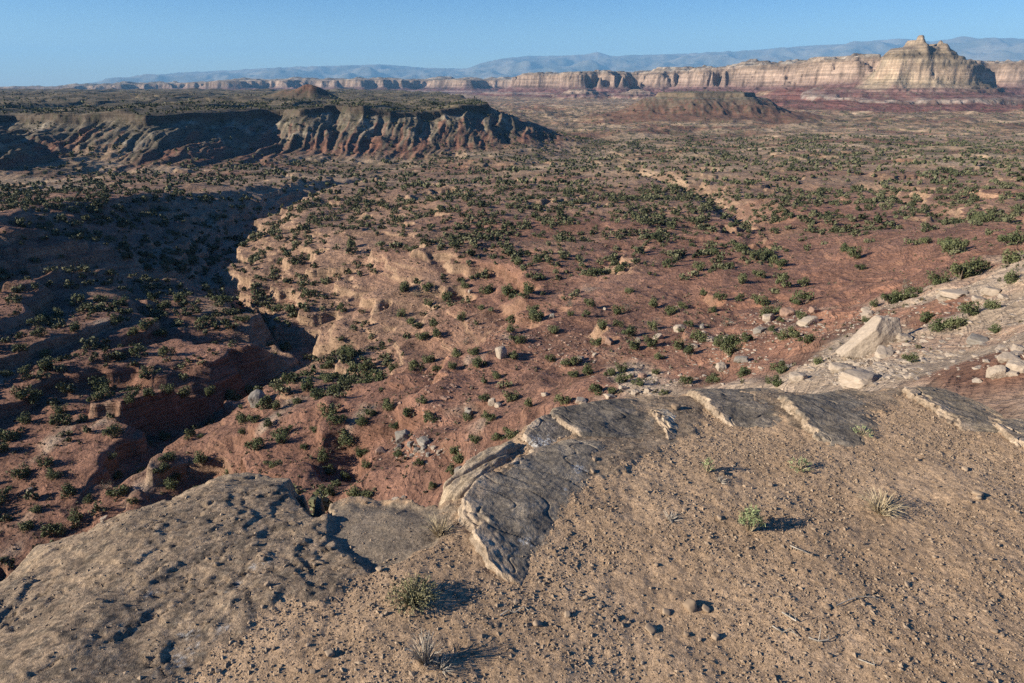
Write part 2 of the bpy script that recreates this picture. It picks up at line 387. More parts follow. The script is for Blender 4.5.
# colours of the ground (albedo)
GROUNDED = {}
def idw(pts, x, y, p=3):
    u, v = warp(x, y); num = 0; den = 0
    key = id(pts)
    if key not in GROUNDED:
        H = hits([(p[0], min(p[1], 560)) for p in pts]); GROUNDED[key] = warp(H[:, 0], H[:, 1])
    for a, b, (px, py, val) in zip(*GROUNDED[key], pts):
        q = (u - a) ** 2 + (v - b) ** 2 + .002; w = 1 / (q * np.sqrt(q)); num = num + w * val; den = den + w
    return num / den
TAN = [(330,260,.8),(280,330,.9),(390,300,.7),(300,220,1),(240,300,.8),(460,340,.4),(620,230,.35),(700,200,.8),(800,170,.6),(520,190,.6),(420,200,.8),(600,180,.7),(500,290,.12),(700,280,.12),(850,230,.1),(450,390,.12),(150,330,.12),(60,430,0),(650,340,.08),(380,460,.1),(200,400,.1),(900,170,.7),(1000,190,.4),(1000,150,.8),(900,210,.5),(800,240,.4),(240,200,.9),(100,200,.5),(60,240,.4),(250,170,.7),(950,240,.15),(760,330,.1),(560,260,.3)]
PALE = [(1010,370,.6),(905,372,1.1),(960,340,1.2),(930,296,.8),(1000,320,1.3),(800,290,-.4),(760,290,-.4),(830,270,-.4),(720,300,-.2),(985,300,1.),(880,345,.9),(1015,285,1.),(780,300,0),(820,285,-.1),(900,245,-.2),(960,228,-.2),(1010,225,-.1),(740,320,0),(850,300,-.1),(880,275,-.1),(930,262,0),(700,350,.05),(860,372,1.),(1000,300,.9),(940,350,.8),(1024,330,.9),(800,335,.35),(890,395,.8),(970,392,.45),(1000,400,.5),(920,300,.45),(1000,260,.6),(850,380,.9),(880,355,.8),(990,360,.5),(940,310,.15),(700,385,.3),(640,390,.25),(560,330,0),(700,290,0),(860,260,0),(500,400,0),(300,350,0),(950,230,.05),(760,375,.4),(820,310,.1),(780,360,.05),(400,500,0),(970,200,0),(750,350,.2)]
def c3(*v): return np.array(v, np.float32)
def mixc(a, b, t): return a + (b - a) * t[..., None]
cols = np.zeros(shape + (3,), np.float32)
for a in range(0, shape[0], 300):
    s = slice(a, a + 300); x, y, z = X[s], Y[s], Z[s]; r = RD[s]
    nearr = r.min() < 1300
    tan = np.clip((idw(TAN, x, y) if nearr else .4) + fbm(x / 60, y / 60, 3, 101) * .35 + ED[s] * .22, 0, 1)
    pale = np.clip((idw(PALE, x, y) if r.min() < 340 else 0) + fbm(x / 14, y / 26, 4, 102) * .45 * (r < 260), 0, 1) * (r < 320)
    red = c3(.272,.156,.117); dred = c3(.205,.112,.085); tn = c3(.32,.205,.147); cream = c3(.50,.375,.270)
    c = mixc(red, dred, np.clip(.5 + fbm(x / 45, y / 45, 4, 103), 0, 1) * .8)
    band = np.clip(.5 + 1.2 * perlin(z / 2.3 + .4 * fbm(x / 60, y / 60, 2, 105), x / 200, 104), 0, 1)
    c = mixc(c, c3(.33,.175,.12), band * .5)
    c = mixc(c, tn, sstep(.25, .8, tan))
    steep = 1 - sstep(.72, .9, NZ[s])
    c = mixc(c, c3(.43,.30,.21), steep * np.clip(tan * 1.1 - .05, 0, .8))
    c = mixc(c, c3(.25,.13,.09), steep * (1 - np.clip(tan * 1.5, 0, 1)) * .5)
    c = mixc(c, c3(.46,.365,.285), sstep(.28, .62, pale) * .95)
    c = mixc(c, c3(.36,.30,.25), sstep(.1, .5, fbm(x / 7, y / 11, 3, 108)) * sstep(.3, .6, pale) * .6)
    c = mixc(c, c3(.40,.20,.13), sstep(.0, .4, fbm(x / 12 + 5, y / 22, 3, 109)) * (r < 230) * (np.abs(AZ[s] - R(27)) < R(14)) * .3)
    # far valley: dusty olive with bare tan spots
    ff = sstep(330, 900, r)
    fc = mixc(c3(.30,.21,.145), c3(.48,.36,.255), np.clip(.35 + 1.1 * fbm(x / 110, y / 60, 4, 106), 0, 1))
    fc = mixc(fc, c3(.24,.125,.09), np.clip(fbm(x / 240, y / 140, 3, 107) * 1.4 - .05, 0, .8))
    veg = sstep(.05, .45, fbm(x / 28, y / 28, 3, 110)) * sstep(500, 1200, r)
    fc = mixc(fc, c3(.10,.10,.065), veg * .75)
    c = mixc(c, fc, ff)
    # shade over the left side, put into the ground colour
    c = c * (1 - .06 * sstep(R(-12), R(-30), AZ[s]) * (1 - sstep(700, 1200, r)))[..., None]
    g, f, rid = GU[s], FR[s], RID[s]
    str1 = fbm(x / 9, y / 30, 3, 111)
    # left mesa
    A = mixc(c3(.21,.115,.085), c3(.195,.165,.125), sstep(.25, .6, f + .35 * str1 + .15 * g))
    A = mixc(A, c3(.36,.31,.245), sstep(.05, .45, fbm(x / 40, y / 60, 3, 112)) * sstep(.3, .5, f) * .75)
    A = mixc(A, c3(.12,.095,.075), sstep(.78, .86, f))
    topc = mixc(c3(.125,.105,.075), c3(.235,.185,.125), np.clip(.35 + 1.2 * fbm(x / 120, y / 50, 4, 113), 0, 1))
    topc = mixc(topc, c3(.17,.085,.065), np.clip(1 - np.hypot(x + 497, y - 1760) / 90, 0, 1))
    A = mixc(A, topc, sstep(.97, .999, f))
    A = mixc(A, c3(.085,.085,.055), sstep(.1, .4, fbm(x / 12, y / 14, 3, 114)) * .6)
    sx = fbm(x / 13 + .3 * perlin(y / 40, x / 100, 3), y / 160, 3, 126)
    A = mixc(A, c3(.23,.115,.085), sstep(.0, .4, sx) * (f < .7) * .75); A = mixc(A, c3(.09,.08,.065), sstep(.05, .45, -sx) * (f < .9) * .6)
    A = A * 1.1
    w = (rid == 1) * sstep(.02, .2, f); c = mixc(c, A, w)
    B = mixc(c3(.26,.15,.115), c3(.23,.21,.165), sstep(.3, .75, f + .5 * str1)); B = mixc(B, c3(.34,.26,.19), sstep(.76, .82, f) * (1 - sstep(.93, .97, f)))
    B = mixc(B, c3(.25,.14,.105), .4 * (f < .74)); B = B * .8; B = mixc(B, c3(.085,.08,.055), sstep(.95, .985, f)); B = mixc(B, c3(.10,.095,.065), sstep(.1, .4, fbm(x / 14, y / 14, 3, 115)) * .5)
    c = mixc(c, B, (rid == 2) * sstep(.02, .15, f))
    st2 = fbm(x / 40, z / 400, 3, 116)
    def strata(f, lst):
        out = np.zeros(f.shape + (3,), np.float32)
        for k in range(3): out[..., k] = np.interp(f, [p[0] for p in lst], [p[1][k] for p in lst])
        return out
    CL = strata(f + .02 * st2, [(0,(.21,.12,.095)),(.10,(.24,.115,.095)),(.15,(.42,.33,.27)),(.19,(.40,.30,.25)),(.22,(.25,.12,.11)),(.40,(.25,.16,.145)),(.46,(.38,.29,.23)),(.7,(.50,.39,.30)),(.85,(.46,.36,.27)),(.9,(.33,.25,.18)),(.97,(.46,.38,.29)),(1,(.33,.28,.21))])
    CL = mixc(CL, c3(.30,.22,.18), sstep(0, .5, st2) * .35)
    CL = mixc(CL, c3(.50,.46,.38), (f > .985) * sstep(0, .3, fbm(x / 90, y / 90, 3, 117)))
    CL = CL * (.82 + .42 * perlin(z / 15, x / 300 + y / 300, 122) - .18 * sstep(.1, .5, fbm(x / 30, y / 30, 3, 123)))[..., None]
    CL = CL * c3(.97, .94, 1.0)
    c = mixc(c, CL, ((rid == 3) | (rid == 5)) * sstep(.02, .08, f))
    DL = strata(f + .012 * st2, [(0,(.22,.13,.10)),(.03,(.24,.115,.095)),(.13,(.25,.12,.10)),(.15,(.40,.33,.28)),(.21,(.36,.30,.25)),(.23,(.25,.13,.12)),(.34,(.27,.17,.15)),(.42,(.34,.27,.20)),(.5,(.44,.36,.25)),(.6,(.50,.385,.275)),(.88,(.46,.36,.26)),(.92,(.30,.25,.18)),(1,(.42,.35,.25))])
    DL = mixc(DL, strata(z, [(90,(.34,.28,.20)),(112,(.46,.37,.25)),(120,(.27,.22,.16)),(140,(.42,.34,.23)),(150,(.26,.21,.16)),(170,(.42,.34,.24))]), sstep(90, 100, z) * (f > .9))
    DL = mixc(DL, c3(.24,.15,.12), sstep(-.05, .3, fbm(x / 60, y / 60, 3, 121)) * .7 * (f < .3))
    DL = mixc(DL, c3(.27,.24,.18), sstep(.05, .5, fbm(x / 25, y / 60, 3, 118)) * .5 * (f < .6) * (f > .24))
    DL = DL * (.90 + .42 * perlin(z / 13, x / 300 + y / 300, 124) - .2 * sstep(.1, .5, fbm(x / 24, y / 24, 3, 125)))[..., None]
    DL = DL * c3(.97, .95, 1.0)
    c = mixc(c, DL, (rid == 4) * sstep(.02, .06, f))
    MC = mixc(c3(.16,.16,.13), c3(.30,.27,.22), np.clip(.3 + fbm(x / 3000, y / 3000, 4, 119), 0, 1))
    MC = mixc(MC, c3(.38,.34,.29), sstep(.1, .5, fbm(x / 1200, y / 1200, 4, 120)) * (1 - .6 * sstep(30000, 45000, r)))
    c = mixc(c, MC, sstep(10500, 15000, r))
    c = mixc(c, c3(.32,.235,.165), BK[s])
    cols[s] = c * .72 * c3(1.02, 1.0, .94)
# split into objects
FQ = gridfaces(*shape)
rf = RID[:-1, :-1]
farland = (RD[:-1, :-1] > 1450)
def sub(name, sel, material, label):
    f = FQ[sel]; u, inv = np.unique(f, return_inverse=True)
    mk(name, P.reshape(-1, 3)[u], inv.reshape(-1, 4), material, col=cols.reshape(-1, 3)[u], kind='structure', label=label)
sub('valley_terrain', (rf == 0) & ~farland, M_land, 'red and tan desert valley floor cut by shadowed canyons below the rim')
sub('distant_terrain', (rf == 0) & farland, M_far, 'hazy dusty plain stretching out beyond the mesas')
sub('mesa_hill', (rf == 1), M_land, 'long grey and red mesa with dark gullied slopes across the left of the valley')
sub('flat_topped_hill', (rf == 2), M_land, 'small flat topped mesa with reddish slopes beyond the centre of the valley')
sub('cliff_terrain', (rf == 3), M_far, 'pink and cream sandstone cliff line in the middle distance')
sub('butte_mountain', (rf == 4), M_far, 'tall pale yellow sandstone butte with knobs on top and purple red skirts')
sub('distant_cliff_terrain', (rf == 5), M_far, 'low lavender cliffs below the blue mountains at the far left')
sub('distant_mountains', (rf == 6), M_far, 'long blue mountain range on the horizon')
print('land built', time.time() - T0)

# ------------------------------------------------------------------ junipers
def crown_mesh(n, q, seed, flat=.62, lobes=7):
    r = np.random.default_rng(seed)
    cen = r.normal(0, 1, (lobes, 3)); cen /= np.linalg.norm(cen, axis=1, keepdims=True)
    cen *= r.uniform(.10, .46, (lobes, 1)); cen[:, 2] = np.abs(cen[:, 2]) * .8 + .18
    rad_ = r.uniform(.10, .27, lobes)
    k = r.integers(0, lobes, n)
    d = r.normal(0, 1, (n, 3)); d /= np.linalg.norm(d, axis=1, keepdims=True)
    p = cen[k] + d * (rad_[k] * r.uniform(.55, 1.06, n) )[:, None]
    p[:, 2] = np.maximum(p[:, 2] * flat * 1.75, .02 + .05 * r.random(n))
    a = r.normal(0, 1, (n, 3)) * .6 + d; a /= np.linalg.norm(a, axis=1, keepdims=True)
    b = np.cross(a, r.normal(0, 1, (n, 3))); b /= np.linalg.norm(b, axis=1, keepdims=True) + 1e-9
    c = np.cross(a, b); s = (q * r.uniform(.6, 1.3, n))[:, None]
    V = np.stack([p - b * s - c * s * .6, p + b * s - c * s * .6, p + b * s * .6 + c * s, p - b * s * .6 + c * s], 1).reshape(-1, 3)
    return V, np.arange(4 * n).reshape(-1, 4)
def tube(pts, radii, n=6):
    pts = np.array(pts, float); V = []
    for i, p in enumerate(pts):
        t = pts[min(i + 1, len(pts) - 1)] - pts[max(i - 1, 0)]; t /= np.linalg.norm(t) + 1e-9
        a = np.cross(t, [.3, .9, .2]); a /= np.linalg.norm(a) + 1e-9; b = np.cross(t, a)
        for k in range(n):
            w = 2 * math.pi * k / n; V.append(p + (a * math.cos(w) + b * math.sin(w)) * radii[i])
    Fc = [(i * n + k, i * n + (k + 1) % n, (i + 1) * n + (k + 1) % n, (i + 1) * n + k) for i in range(len(pts) - 1) for k in range(n)]
    return np.array(V), np.array(Fc)
def merge(parts):
    V, F_, o = [], [], 0
    for v, f in parts: V.append(v); F_.append(f + o); o += len(v)
    return np.concatenate(V), np.concatenate(F_)
def trunk_mesh(seed):
    r = np.random.default_rng(seed); parts = []
    for k in range(4):
        a = r.uniform(0, 6.28); L = r.uniform(.22, .36)
        p = [np.array([0, 0, -.05])]
        for j in range(1, 4): p.append(np.array([math.cos(a) * L * j / 3 + r.normal(0, .015), math.sin(a) * L * j / 3 + r.normal(0, .015), .13 * j + r.normal(0, .01)]))
        parts.append(tube(p, [.035, .026, .016, .007]))
    return merge(parts)
CRN = [crown_mesh(1050, .027, 300 + k, flat=random.uniform(.55, .75), lobes=random.randint(6, 10)) for k in range(8)]
TRK = [trunk_mesh(400 + k) for k in range(4)]
DEAD = crown_mesh(260, .022, 399, flat=.7, lobes=8)

JUN = [(843,250,11),(855,257,15),(860,269,10),(936,282,17),(962,276,22),(973,272,20),(1009,262,18),(1008,282,14),(890,302,16),(900,298,18),(915,294,15),(874,306,9),(865,321,10),(928,320,18),(940,326,17),(955,326,17),(970,313,19),(993,307,13),(996,331,11),(909,361,12),(945,245,14),(955,249,16),(927,242,12),
(784,283,16),(803,285,11),(742,282,12),(758,302,18),(804,301,20),(800,317,13),(771,329,8),(780,320,8),(780,338,13),(794,335,18),(808,341,15),(731,340,20),(748,338,14),(730,352,18),(742,374,17),(781,371,17),(777,384,16),(818,363,12),
(630,291,10),(617,313,14),(588,305,12),(671,311,16),(651,328,12),(617,325,11),(602,331,13),(630,334,16),(598,343,14),(633,347,13),(650,344,14),(677,347,13),(690,352,14),(697,338,17),(658,357,11),(704,294,10),(720,298,12),(713,310,9),(741,299,10),(688,325,9),(717,345,12),(565,364,14),(575,363,14),(588,373,16),(611,373,14),(621,370,12),(624,380,14),(640,384,13),(597,389,18),(612,391,12),(563,401,15),(686,382,12),(715,381,12),(655,373,10),(665,393,10),
(426,293,12),(447,298,14),(429,305,10),(463,286,10),(488,290,16),(508,292,17),(524,297,10),(482,308,10),(463,320,12),(435,324,14),(412,322,12),(424,336,14),(438,336,13),(512,320,12),(533,313,14),(511,330,12),(517,342,15),(514,357,12),(554,332,13),(587,316,10),(570,315,8),(475,352,13),(478,364,16),(455,355,12),(430,360,13),(414,367,16),(437,370,12),(452,367,12),(549,361,12),(574,375,13),(483,400,14),(511,397,16),(529,405,12),(424,402,12),(404,290,14),(403,315,12),(386,405,12),(408,415,14),(430,418,17),(490,418,14),(467,418,12),(474,440,14),(497,437,15),(509,436,17),(455,452,14),(460,460,15),(452,470,12),(434,486,10),(397,455,12),(421,463,11),(396,425,12),
(249,390,12),(310,388,16),(232,398,16),(276,408,11),(241,420,14),(255,420,12),(330,413,18),(338,420,18),(369,413,13),(387,406,13),(360,423,15),(344,440,18),(361,455,14),(284,440,14),(258,447,14),(304,447,9),(325,459,16),(330,472,13),(345,478,11),(367,466,10),(272,466,14),(323,492,16),(331,494,14),(356,494,16),(367,495,15),(228,474,12),(243,433,9),(315,431,12),(297,402,12),
(60,422,17),(60,412,12),(23,398,16),(35,400,14),(24,422,12),(3,450,13),(20,475,15),(47,463,13),(51,475,12),(3,495,14),(38,510,10),(88,500,9),(121,492,19),(113,464,9),(118,477,11),(168,460,14),(163,474,13),(178,478,13),(192,435,12),(202,436,7),(203,466,17),(133,400,12),(170,393,14),(172,487,15),(132,503,9),(98,398,14),(108,392,14),(150,398,12),(185,398,13),(210,395,12),(180,300,13),(155,298,12),(120,322,13),(80,303,13),(100,300,12),(150,325,14),(165,335,13),(135,335,11),(60,315,11),(40,335,12),(20,350,12),(45,355,10),(75,330,11),(5,375,10),(25,370,10)]
GREY = [(627,310,12),(727,324,15),(777,306,11),(418,296,10),(466,344,9),(570,305,10),(905,288,12),(240,374,9),(108,488,11)]
JP = hits([(a, b + w * .15) for a, b, w in JUN + GREY])
trees = []
for (px, py, w), (x, y, z) in zip(JUN + GREY, JP):
    s = w * math.sqrt(x * x + y * y + z * z) / F
    if math.hypot(x, y) < 1200: trees.append([x, y, z, min(s * 1.18, 8.0), 2 if (px, py, w) in GREY else 1])
# the rest by density
DENS = [(600,190,.7),(660,220,1),(700,215,1),(560,200,.9),(150,240,1.4),(60,220,1.3),(120,210,1.2),(30,190,1.3),(250,390,1),(300,390,.9),(850,270,.05),(900,260,.08),(600,290,.35),(450,390,.25),(400,220,.7),(330,260,.45),(800,170,.8),(700,170,.6),(900,170,.8),(1000,200,.55),(950,310,.15),(1000,330,.08),(60,430,.6),(150,350,1.2),(60,340,1),(60,260,.9),(60,200,.9),(200,200,.7),(340,310,.5),(640,340,.35),(720,340,.3),(500,340,.3),(500,240,.65),(600,240,.6),(850,210,.6),(780,230,.4),(400,500,.3),(240,300,1),(200,330,.9),(830,300,.1),(880,370,.1),(700,270,.45),(640,270,.4)]
def scatter(n, r0, r1, azm, dist, seed, power=1.0):
    r = np.random.default_rng(seed)
    rr = np.sqrt(r.uniform(r0 ** 2, r1 ** 2, n)); a = r.uniform(-R(azm), R(azm), n)
    x = rr * np.sin(a); y = rr * np.cos(a)
    z = land(x, y)
    z2 = land(x + 1.5, y); z3 = land(x, y + 1.5)
    sl = np.hypot(z2 - z, z3 - z) / 1.5
    dn = idw(DENS, x, y) * (.22 + .85 * np.clip(.5 + 1.5 * fbm(x / 30, y / 30, 3, 201), 0, 1.3)) if r1 < 1000 else .8 * np.clip(.5 + 1.2 * fbm(x / 60, y / 60, 3, 202), .1, 1)
    if r1 > 1000:
        _i = np.clip(np.interp(np.log(rr), LRD, np.arange(len(rad))).astype(int), 0, len(rad) - 1); _j = np.interp(a, AZR, np.arange(len(AZR))).astype(int)
        fr_ = FR[_i, _j]; dn = dn * np.where((fr_ > .12) & (fr_ < .95), .25, 1)
    keep = (r.random(n) < dn) & (sl < .85)
    x, y, z = x[keep], y[keep], z[keep]
    s = np.clip(r.lognormal(math.log(dist), .40, len(x)), .5, 5.8)
    return x, y, z, s
hx = np.array([t[:2] for t in trees]); hs = np.array([t[3] for t in trees])
x, y, z, s = scatter(14500, 62, 520, 44, 2.7, 11)
keep = np.ones(len(x), bool)
for i in range(len(x)):
    dd = np.hypot(hx[:, 0] - x[i], hx[:, 1] - y[i])
    # open ground already drawn by hand stays open close by
    px, py = proj(x[i], y[i], z[i])
    lim = 5.5 if (py > 285 and px > 380) else 4.5
    if dd.min() < lim or (px > 780 and py > 250 + (1024 - px) * .12): keep[i] = False
x, y, z, s = x[keep], y[keep], z[keep], s[keep]
px, py = proj(x, y, z)
thin = (py > 290) & (px > 390) & (rng.random(len(x)) > .5)
x, y, z, s = x[~thin], y[~thin], z[~thin], s[~thin]
for t in zip(x, y, z, s): trees.append([*t, 0])
print('trees', len(trees), time.time() - T0)
T = np.array(trees)
pxs, pys = proj(T[:, 0], T[:, 1], T[:, 2]); dist = np.linalg.norm(T[:, :3], axis=1)
inside = (pxs > -5) & (pxs < 1029) & (pys < 560)
# hidden ones (behind a ledge, or below our own rim) cannot be among the 300 that show
rim_px = [(-50,600),(0,570),(35,540),(100,520),(170,497),(230,478),(300,478),(322,500),(350,503),(445,512),(480,455),(530,425),(560,410),(600,400),(690,388),(900,383),(960,400),(1024,425),(1100,440)]
inside &= pys - 4 < np.interp(pxs, [p[0] for p in rim_px], [p[1] for p in rim_px])
vis = np.ones(len(T), bool)
kk = np.linspace(.2, .97, 60)
for a in range(0, len(T), 400):
    t = T[a:a+400]; xs = t[:, 0:1] * kk; ys = t[:, 1:2] * kk; zs = (t[:, 2:3] + t[:, 3:4] * .5) * kk
    vis[a:a+400] = ~((land(xs, ys) > zs) & (np.hypot(xs, ys) > 40)).any(1)
score = np.where(inside & vis, T[:, 3] / dist, 0) + np.where((T[:, 4] > 0) & inside & vis, 1, 0)
order = np.argsort(-score)
ind = order[:298]; rest = order[298:]
def zone(px, py):
    if px > 790 and py > 235 and py - 235 > (1024 - px) * .10: return ('round green juniper growing among pale slabs on the rocky slope at the right', 'junipers on the pale rocky slope')
    if px > 700 and py > 200: return ('low green juniper on the smooth brick red slope right of the valley', 'junipers on the red slope at right')
    if px < 345 and py > 380: return ('dark green juniper on the shaded maroon benches beside the left canyon', 'junipers on the benches at lower left')
    if px < 345: return ('dark juniper crowding the shadowed canyon sides at the left', 'junipers along the shadowed canyon')
    if py > 385: return ('bushy juniper just beyond the rim on the red ground below the ledge', 'junipers just beyond the rim')
    if px < 560: return ('dotted juniper casting a short shadow on the red ground in the middle of the valley', 'junipers in the middle of the valley')
    return ('juniper on the red ground between scattered pale rocks right of the middle', 'junipers right of the middle')
protos = {}
for n_, i in enumerate(ind):
    x, y, z, s, k = T[i]; k = int(k)
    lab, grp = zone(pxs[i], pys[i])
    if k == 2: lab = 'grey leafless bare shrub standing among the green junipers of the valley'; grp = 'bare grey shrubs in the valley'
    e = empty('dead_shrub' if k == 2 else 'juniper_tree', (x, y, z - .06 * s), random.uniform(0, 6.28), s * 1.0, lab, 'shrub' if k == 2 else 'tree', grp)
    e.scale = (s, s, s * random.uniform(.8, 1.15))
    key = 'd' if k == 2 else n_ % 8
    if key not in protos:
        V, Fq = DEAD if k == 2 else CRN[key]
        c = mk('foliage' if k == 2 else 'crown', V, Fq, M_leaf_grey if k == 2 else M_leaf, parent=e, smooth=False)
        Vt, Ft = TRK[n_ % 4]; t = mk('trunk', Vt, Ft, M_bark, parent=e)
        protos[key] = (c, t)
    else:
        for q in protos[key]:
            d = q.copy(); C.objects.link(d); d.parent = e
# everything beyond those as one mass
def mass(name, protosV, x, y, z, s, label, seed, base=((.050,.060,.030), (.150,.150,.084))):
    r = np.random.default_rng(seed); Vs = []; Cs = []; 
    n = len(x); k = r.integers(0, len(protosV), n); a = r.uniform(0, 6.28, n); hz = r.uniform(.8, 1.2, n)
    nq = len(protosV[0])
    for j, pv in enumerate(protosV):
        m = np.where(k == j)[0]
        if len(m) == 0: continue
        ca, sa = np.cos(a[m])[:, None], np.sin(a[m])[:, None]; sm = s[m][:, None]
        vx = (pv[None, :, 0] * ca - pv[None, :, 1] * sa) * sm + x[m][:, None]
        vy = (pv[None, :, 0] * sa + pv[None, :, 1] * ca) * sm + y[m][:, None]
        vz = pv[None, :, 2] * sm * hz[m][:, None] + z[m][:, None] - .05 * sm
        Vs.append(np.stack([vx, vy, vz], -1).reshape(-1, 3))
        t = r.random((len(m), 1)); cc = np.array(base[0]) * (1 - t) + np.array(base[1]) * t
        Cs.append(np.repeat(cc, len(pv), axis=0))
    V = np.concatenate(Vs); mk(name, V, np.arange(len(V)).reshape(-1, 4), M_leaf_far, col=np.concatenate(Cs), smooth=False, kind='stuff', label=label)
mid = [crown_mesh(130, .075, 500 + k, flat=.62, lobes=6)[0] for k in range(8)]
small = [crown_mesh(22, .19, 600 + k, flat=.6, lobes=4)[0] for k in range(8)]
tr = T[rest]
mass('juniper_vegetation', mid, tr[:, 0], tr[:, 1], tr[:, 2], tr[:, 3], 'many small dark junipers dotting the valley farther off', 21)
x, y, z, s = scatter(38000, 520, 1500, 42, 3.0, 12)
mass('distant_juniper_vegetation', small, x, y, z, s, 'speckle of dark scrub across the far valley and the mesa tops', 22)
x, y, z, s = scatter(16000, 1500, 3600, 40, 3.6, 13)
mass('far_scrub_vegetation', [p[:16 * 2] for p in small], x, y, z, s * 1.3, 'faint dark specks of scrub on the far plain', 23)
# small desert shrubs between the junipers
x, y, z, s = scatter(42000, 65, 330, 42, .75, 14)
s = np.clip(s * .62, .35, 1.1)
mass('low_desert_undergrowth', [crown_mesh(16, .17, 700 + k, flat=.6, lobes=3)[0] for k in range(5)], x, y, z, s, 'tiny grey green shrubs sprinkled over the valley floor', 24, ((.08,.076,.05), (.16,.14,.09)))
print('veg', time.time() - T0)

# ------------------------------------------------------------------ rocks
import bmesh
def ico(sub):
    bm = bmesh.new(); bmesh.ops.create_icosphere(bm, subdivisions=sub, radius=1)
    V = np.array([v.co[:] for v in bm.verts]); Fc = np.array([[v.index for v in f.verts] for f in bm.faces]); bm.free(); return V, Fc
def rock(seed, sub=4, dims=(1, 1, .7), cuts=14, rough=.05, bevel=.06):
    """block broken by planar faces, with rounded arrises and rough skin"""
    r = np.random.default_rng(seed); V, Fc = ico(sub)
    nrm = r.normal(0, 1, (cuts, 3)); nrm /= np.linalg.norm(nrm, axis=1, keepdims=True)
    nrm = np.concatenate([nrm, [[1,.1,0],[-1,.05,.1],[0,1,.1],[.1,-1,0],[0.05,.1,1],[0,0,-1]]]); nrm /= np.linalg.norm(nrm, axis=1, keepdims=True)
    off = np.concatenate([r.uniform(.68, 1.0, cuts), r.uniform(.7, .95, 6)])
    dots = V @ nrm.T; rr = np.where(dots > .05, off / np.maximum(dots, .05), 9)
    k = 1 / bevel; rad_ = -np.log(np.exp(-k * rr).sum(1)) / k
    V = V * rad_[:, None]
    V = V * (1 + rough * (vnoise3(V * 2.5 + seed, seed) + .5 * vnoise3(V * 6 + seed, seed + 1) + .25 * vnoise3(V * 14 + seed, seed + 2)))[:, None]
    return V * np.array(dims) * .5, Fc
# (px, py of the base, width px, height factor, colour, label)
BIG = [(858,350,34,.0,'c',''),]
ROCKS = [(501,357,12,1.0,'c','rounded cream boulder alone beside junipers in the middle of the red valley'),
(258,404,18,.75,'g','smooth grey dome boulder lying in canyon shade at left among dark junipers'),
(460,475,10,1.1,'g','upright pale grey boulder beside a juniper just left of the cracked cream slab'),
(404,441,15,.8,'g','largest grey block of the broken rock pile left of the cream ledge'),
(424,444,15,.5,'g','long flat grey block on the right of the rock pile below the ledge'),
(411,446,8,.7,'g',''),(424,450,6,.7,'g',''),(417,452,6,.7,'g',''),(428,456,6,.7,'g',''),(434,449,5,.7,'c',''),(400,448,6,.7,'g',''),(439,453,5,.7,'c',''),(412,457,5,.6,'g',''),
(381,453,12,.45,'p','low tan outcrop left of the grey rock pile'),
(841,372,22,.45,'c','flat cream block left of the large pale cracked slab on the right slope'),
(862,384,32,.40,'c','large flat pale slab split by a dark crack just beyond the rim at right'),
(797,381,17,.6,'c','white broken block between junipers just behind the ledge at right'),
(884,356,20,.3,'c','thin pale slab lying right of the big leaning boulder foot'),
(903,340,18,.35,'c','flat slab with a shadowed end right of the big leaning boulder'),
(990,295,14,.6,'c','whitest blocky rock near the top of the right slope'),(980,302,12,.4,'c',''),(1004,299,10,.35,'c',''),(979,343,20,.3,'g','thin grey slab near the right edge below a small juniper'),
(1017,352,12,.6,'c',''),(1008,361,18,.35,'c',''),(955,296,24,.25,'c','long thin pale ledge under the widest juniper of the right slope'),(943,300,12,.4,'c',''),(868,317,10,.6,'c',''),(866,311,8,.5,'c',''),
(994,383,14,.8,'c','pointed pale rock on the red patch just beyond the right rim'),(1012,384,16,.7,'c','broad pale block at the right edge just beyond the rim'),(1003,396,14,.35,'c',''),
(768,321,12,.7,'c',''),(787,316,13,.7,'p','blocky pinkish boulder with a shaded right face among junipers on the red slope'),(808,325,17,.5,'c','tilted white slab beside a juniper on the red slope at right'),(814,313,10,.7,'p',''),(759,332,10,.6,'g',''),(741,362,15,.45,'g',''),(727,340,8,.8,'c',''),
(679,331,11,.65,'c','white oval boulder beside a juniper right of the middle'),(605,310,4,.7,'c',''),(609,344,9,.8,'p',''),(638,341,5,1,'c',''),(658,339,9,.6,'c',''),(710,341,7,.8,'c',''),(702,328,6,.7,'g',''),(721,370,11,.6,'c',''),(693,348,8,.5,'c',''),
(631,378,8,.8,'c',''),(643,378,8,.6,'p',''),(581,360,7,.6,'c',''),(595,355,5,.5,'c',''),(635,395,8,.9,'c',''),(610,398,11,.4,'c',''),(582,402,15,.3,'c','long thin pale slab lying on red soil just beyond the rim'),(623,390,9,.6,'c',''),(648,392,7,.7,'c',''),
(552,318,6,.9,'g',''),(470,294,5,.7,'c',''),(492,405,9,.9,'c','pale boulder pressed against a juniper on the red ground below the rim'),(499,407,8,.6,'c',''),(545,396,8,.5,'c',''),(467,410,5,.6,'c',''),(469,415,9,.7,'g',''),(396,502,8,.6,'c',''),(404,499,6,.5,'c',''),(105,520,7,.5,'c',''),(31,491,5,.6,'c','')]
RP = hits([(a, b) for a, b, *_ in ROCKS])
RM = [rock(800 + k, 4, (1, .8, 1), 14, .07, .03) for k in range(9)]
RM.append(rock(860, 4, (1, .9, 1), 5, .06, .16))
mats_r = {'c': M_boulder, 'g': M_boulder_grey, 'p': M_boulder_pink}
rock_me = {}
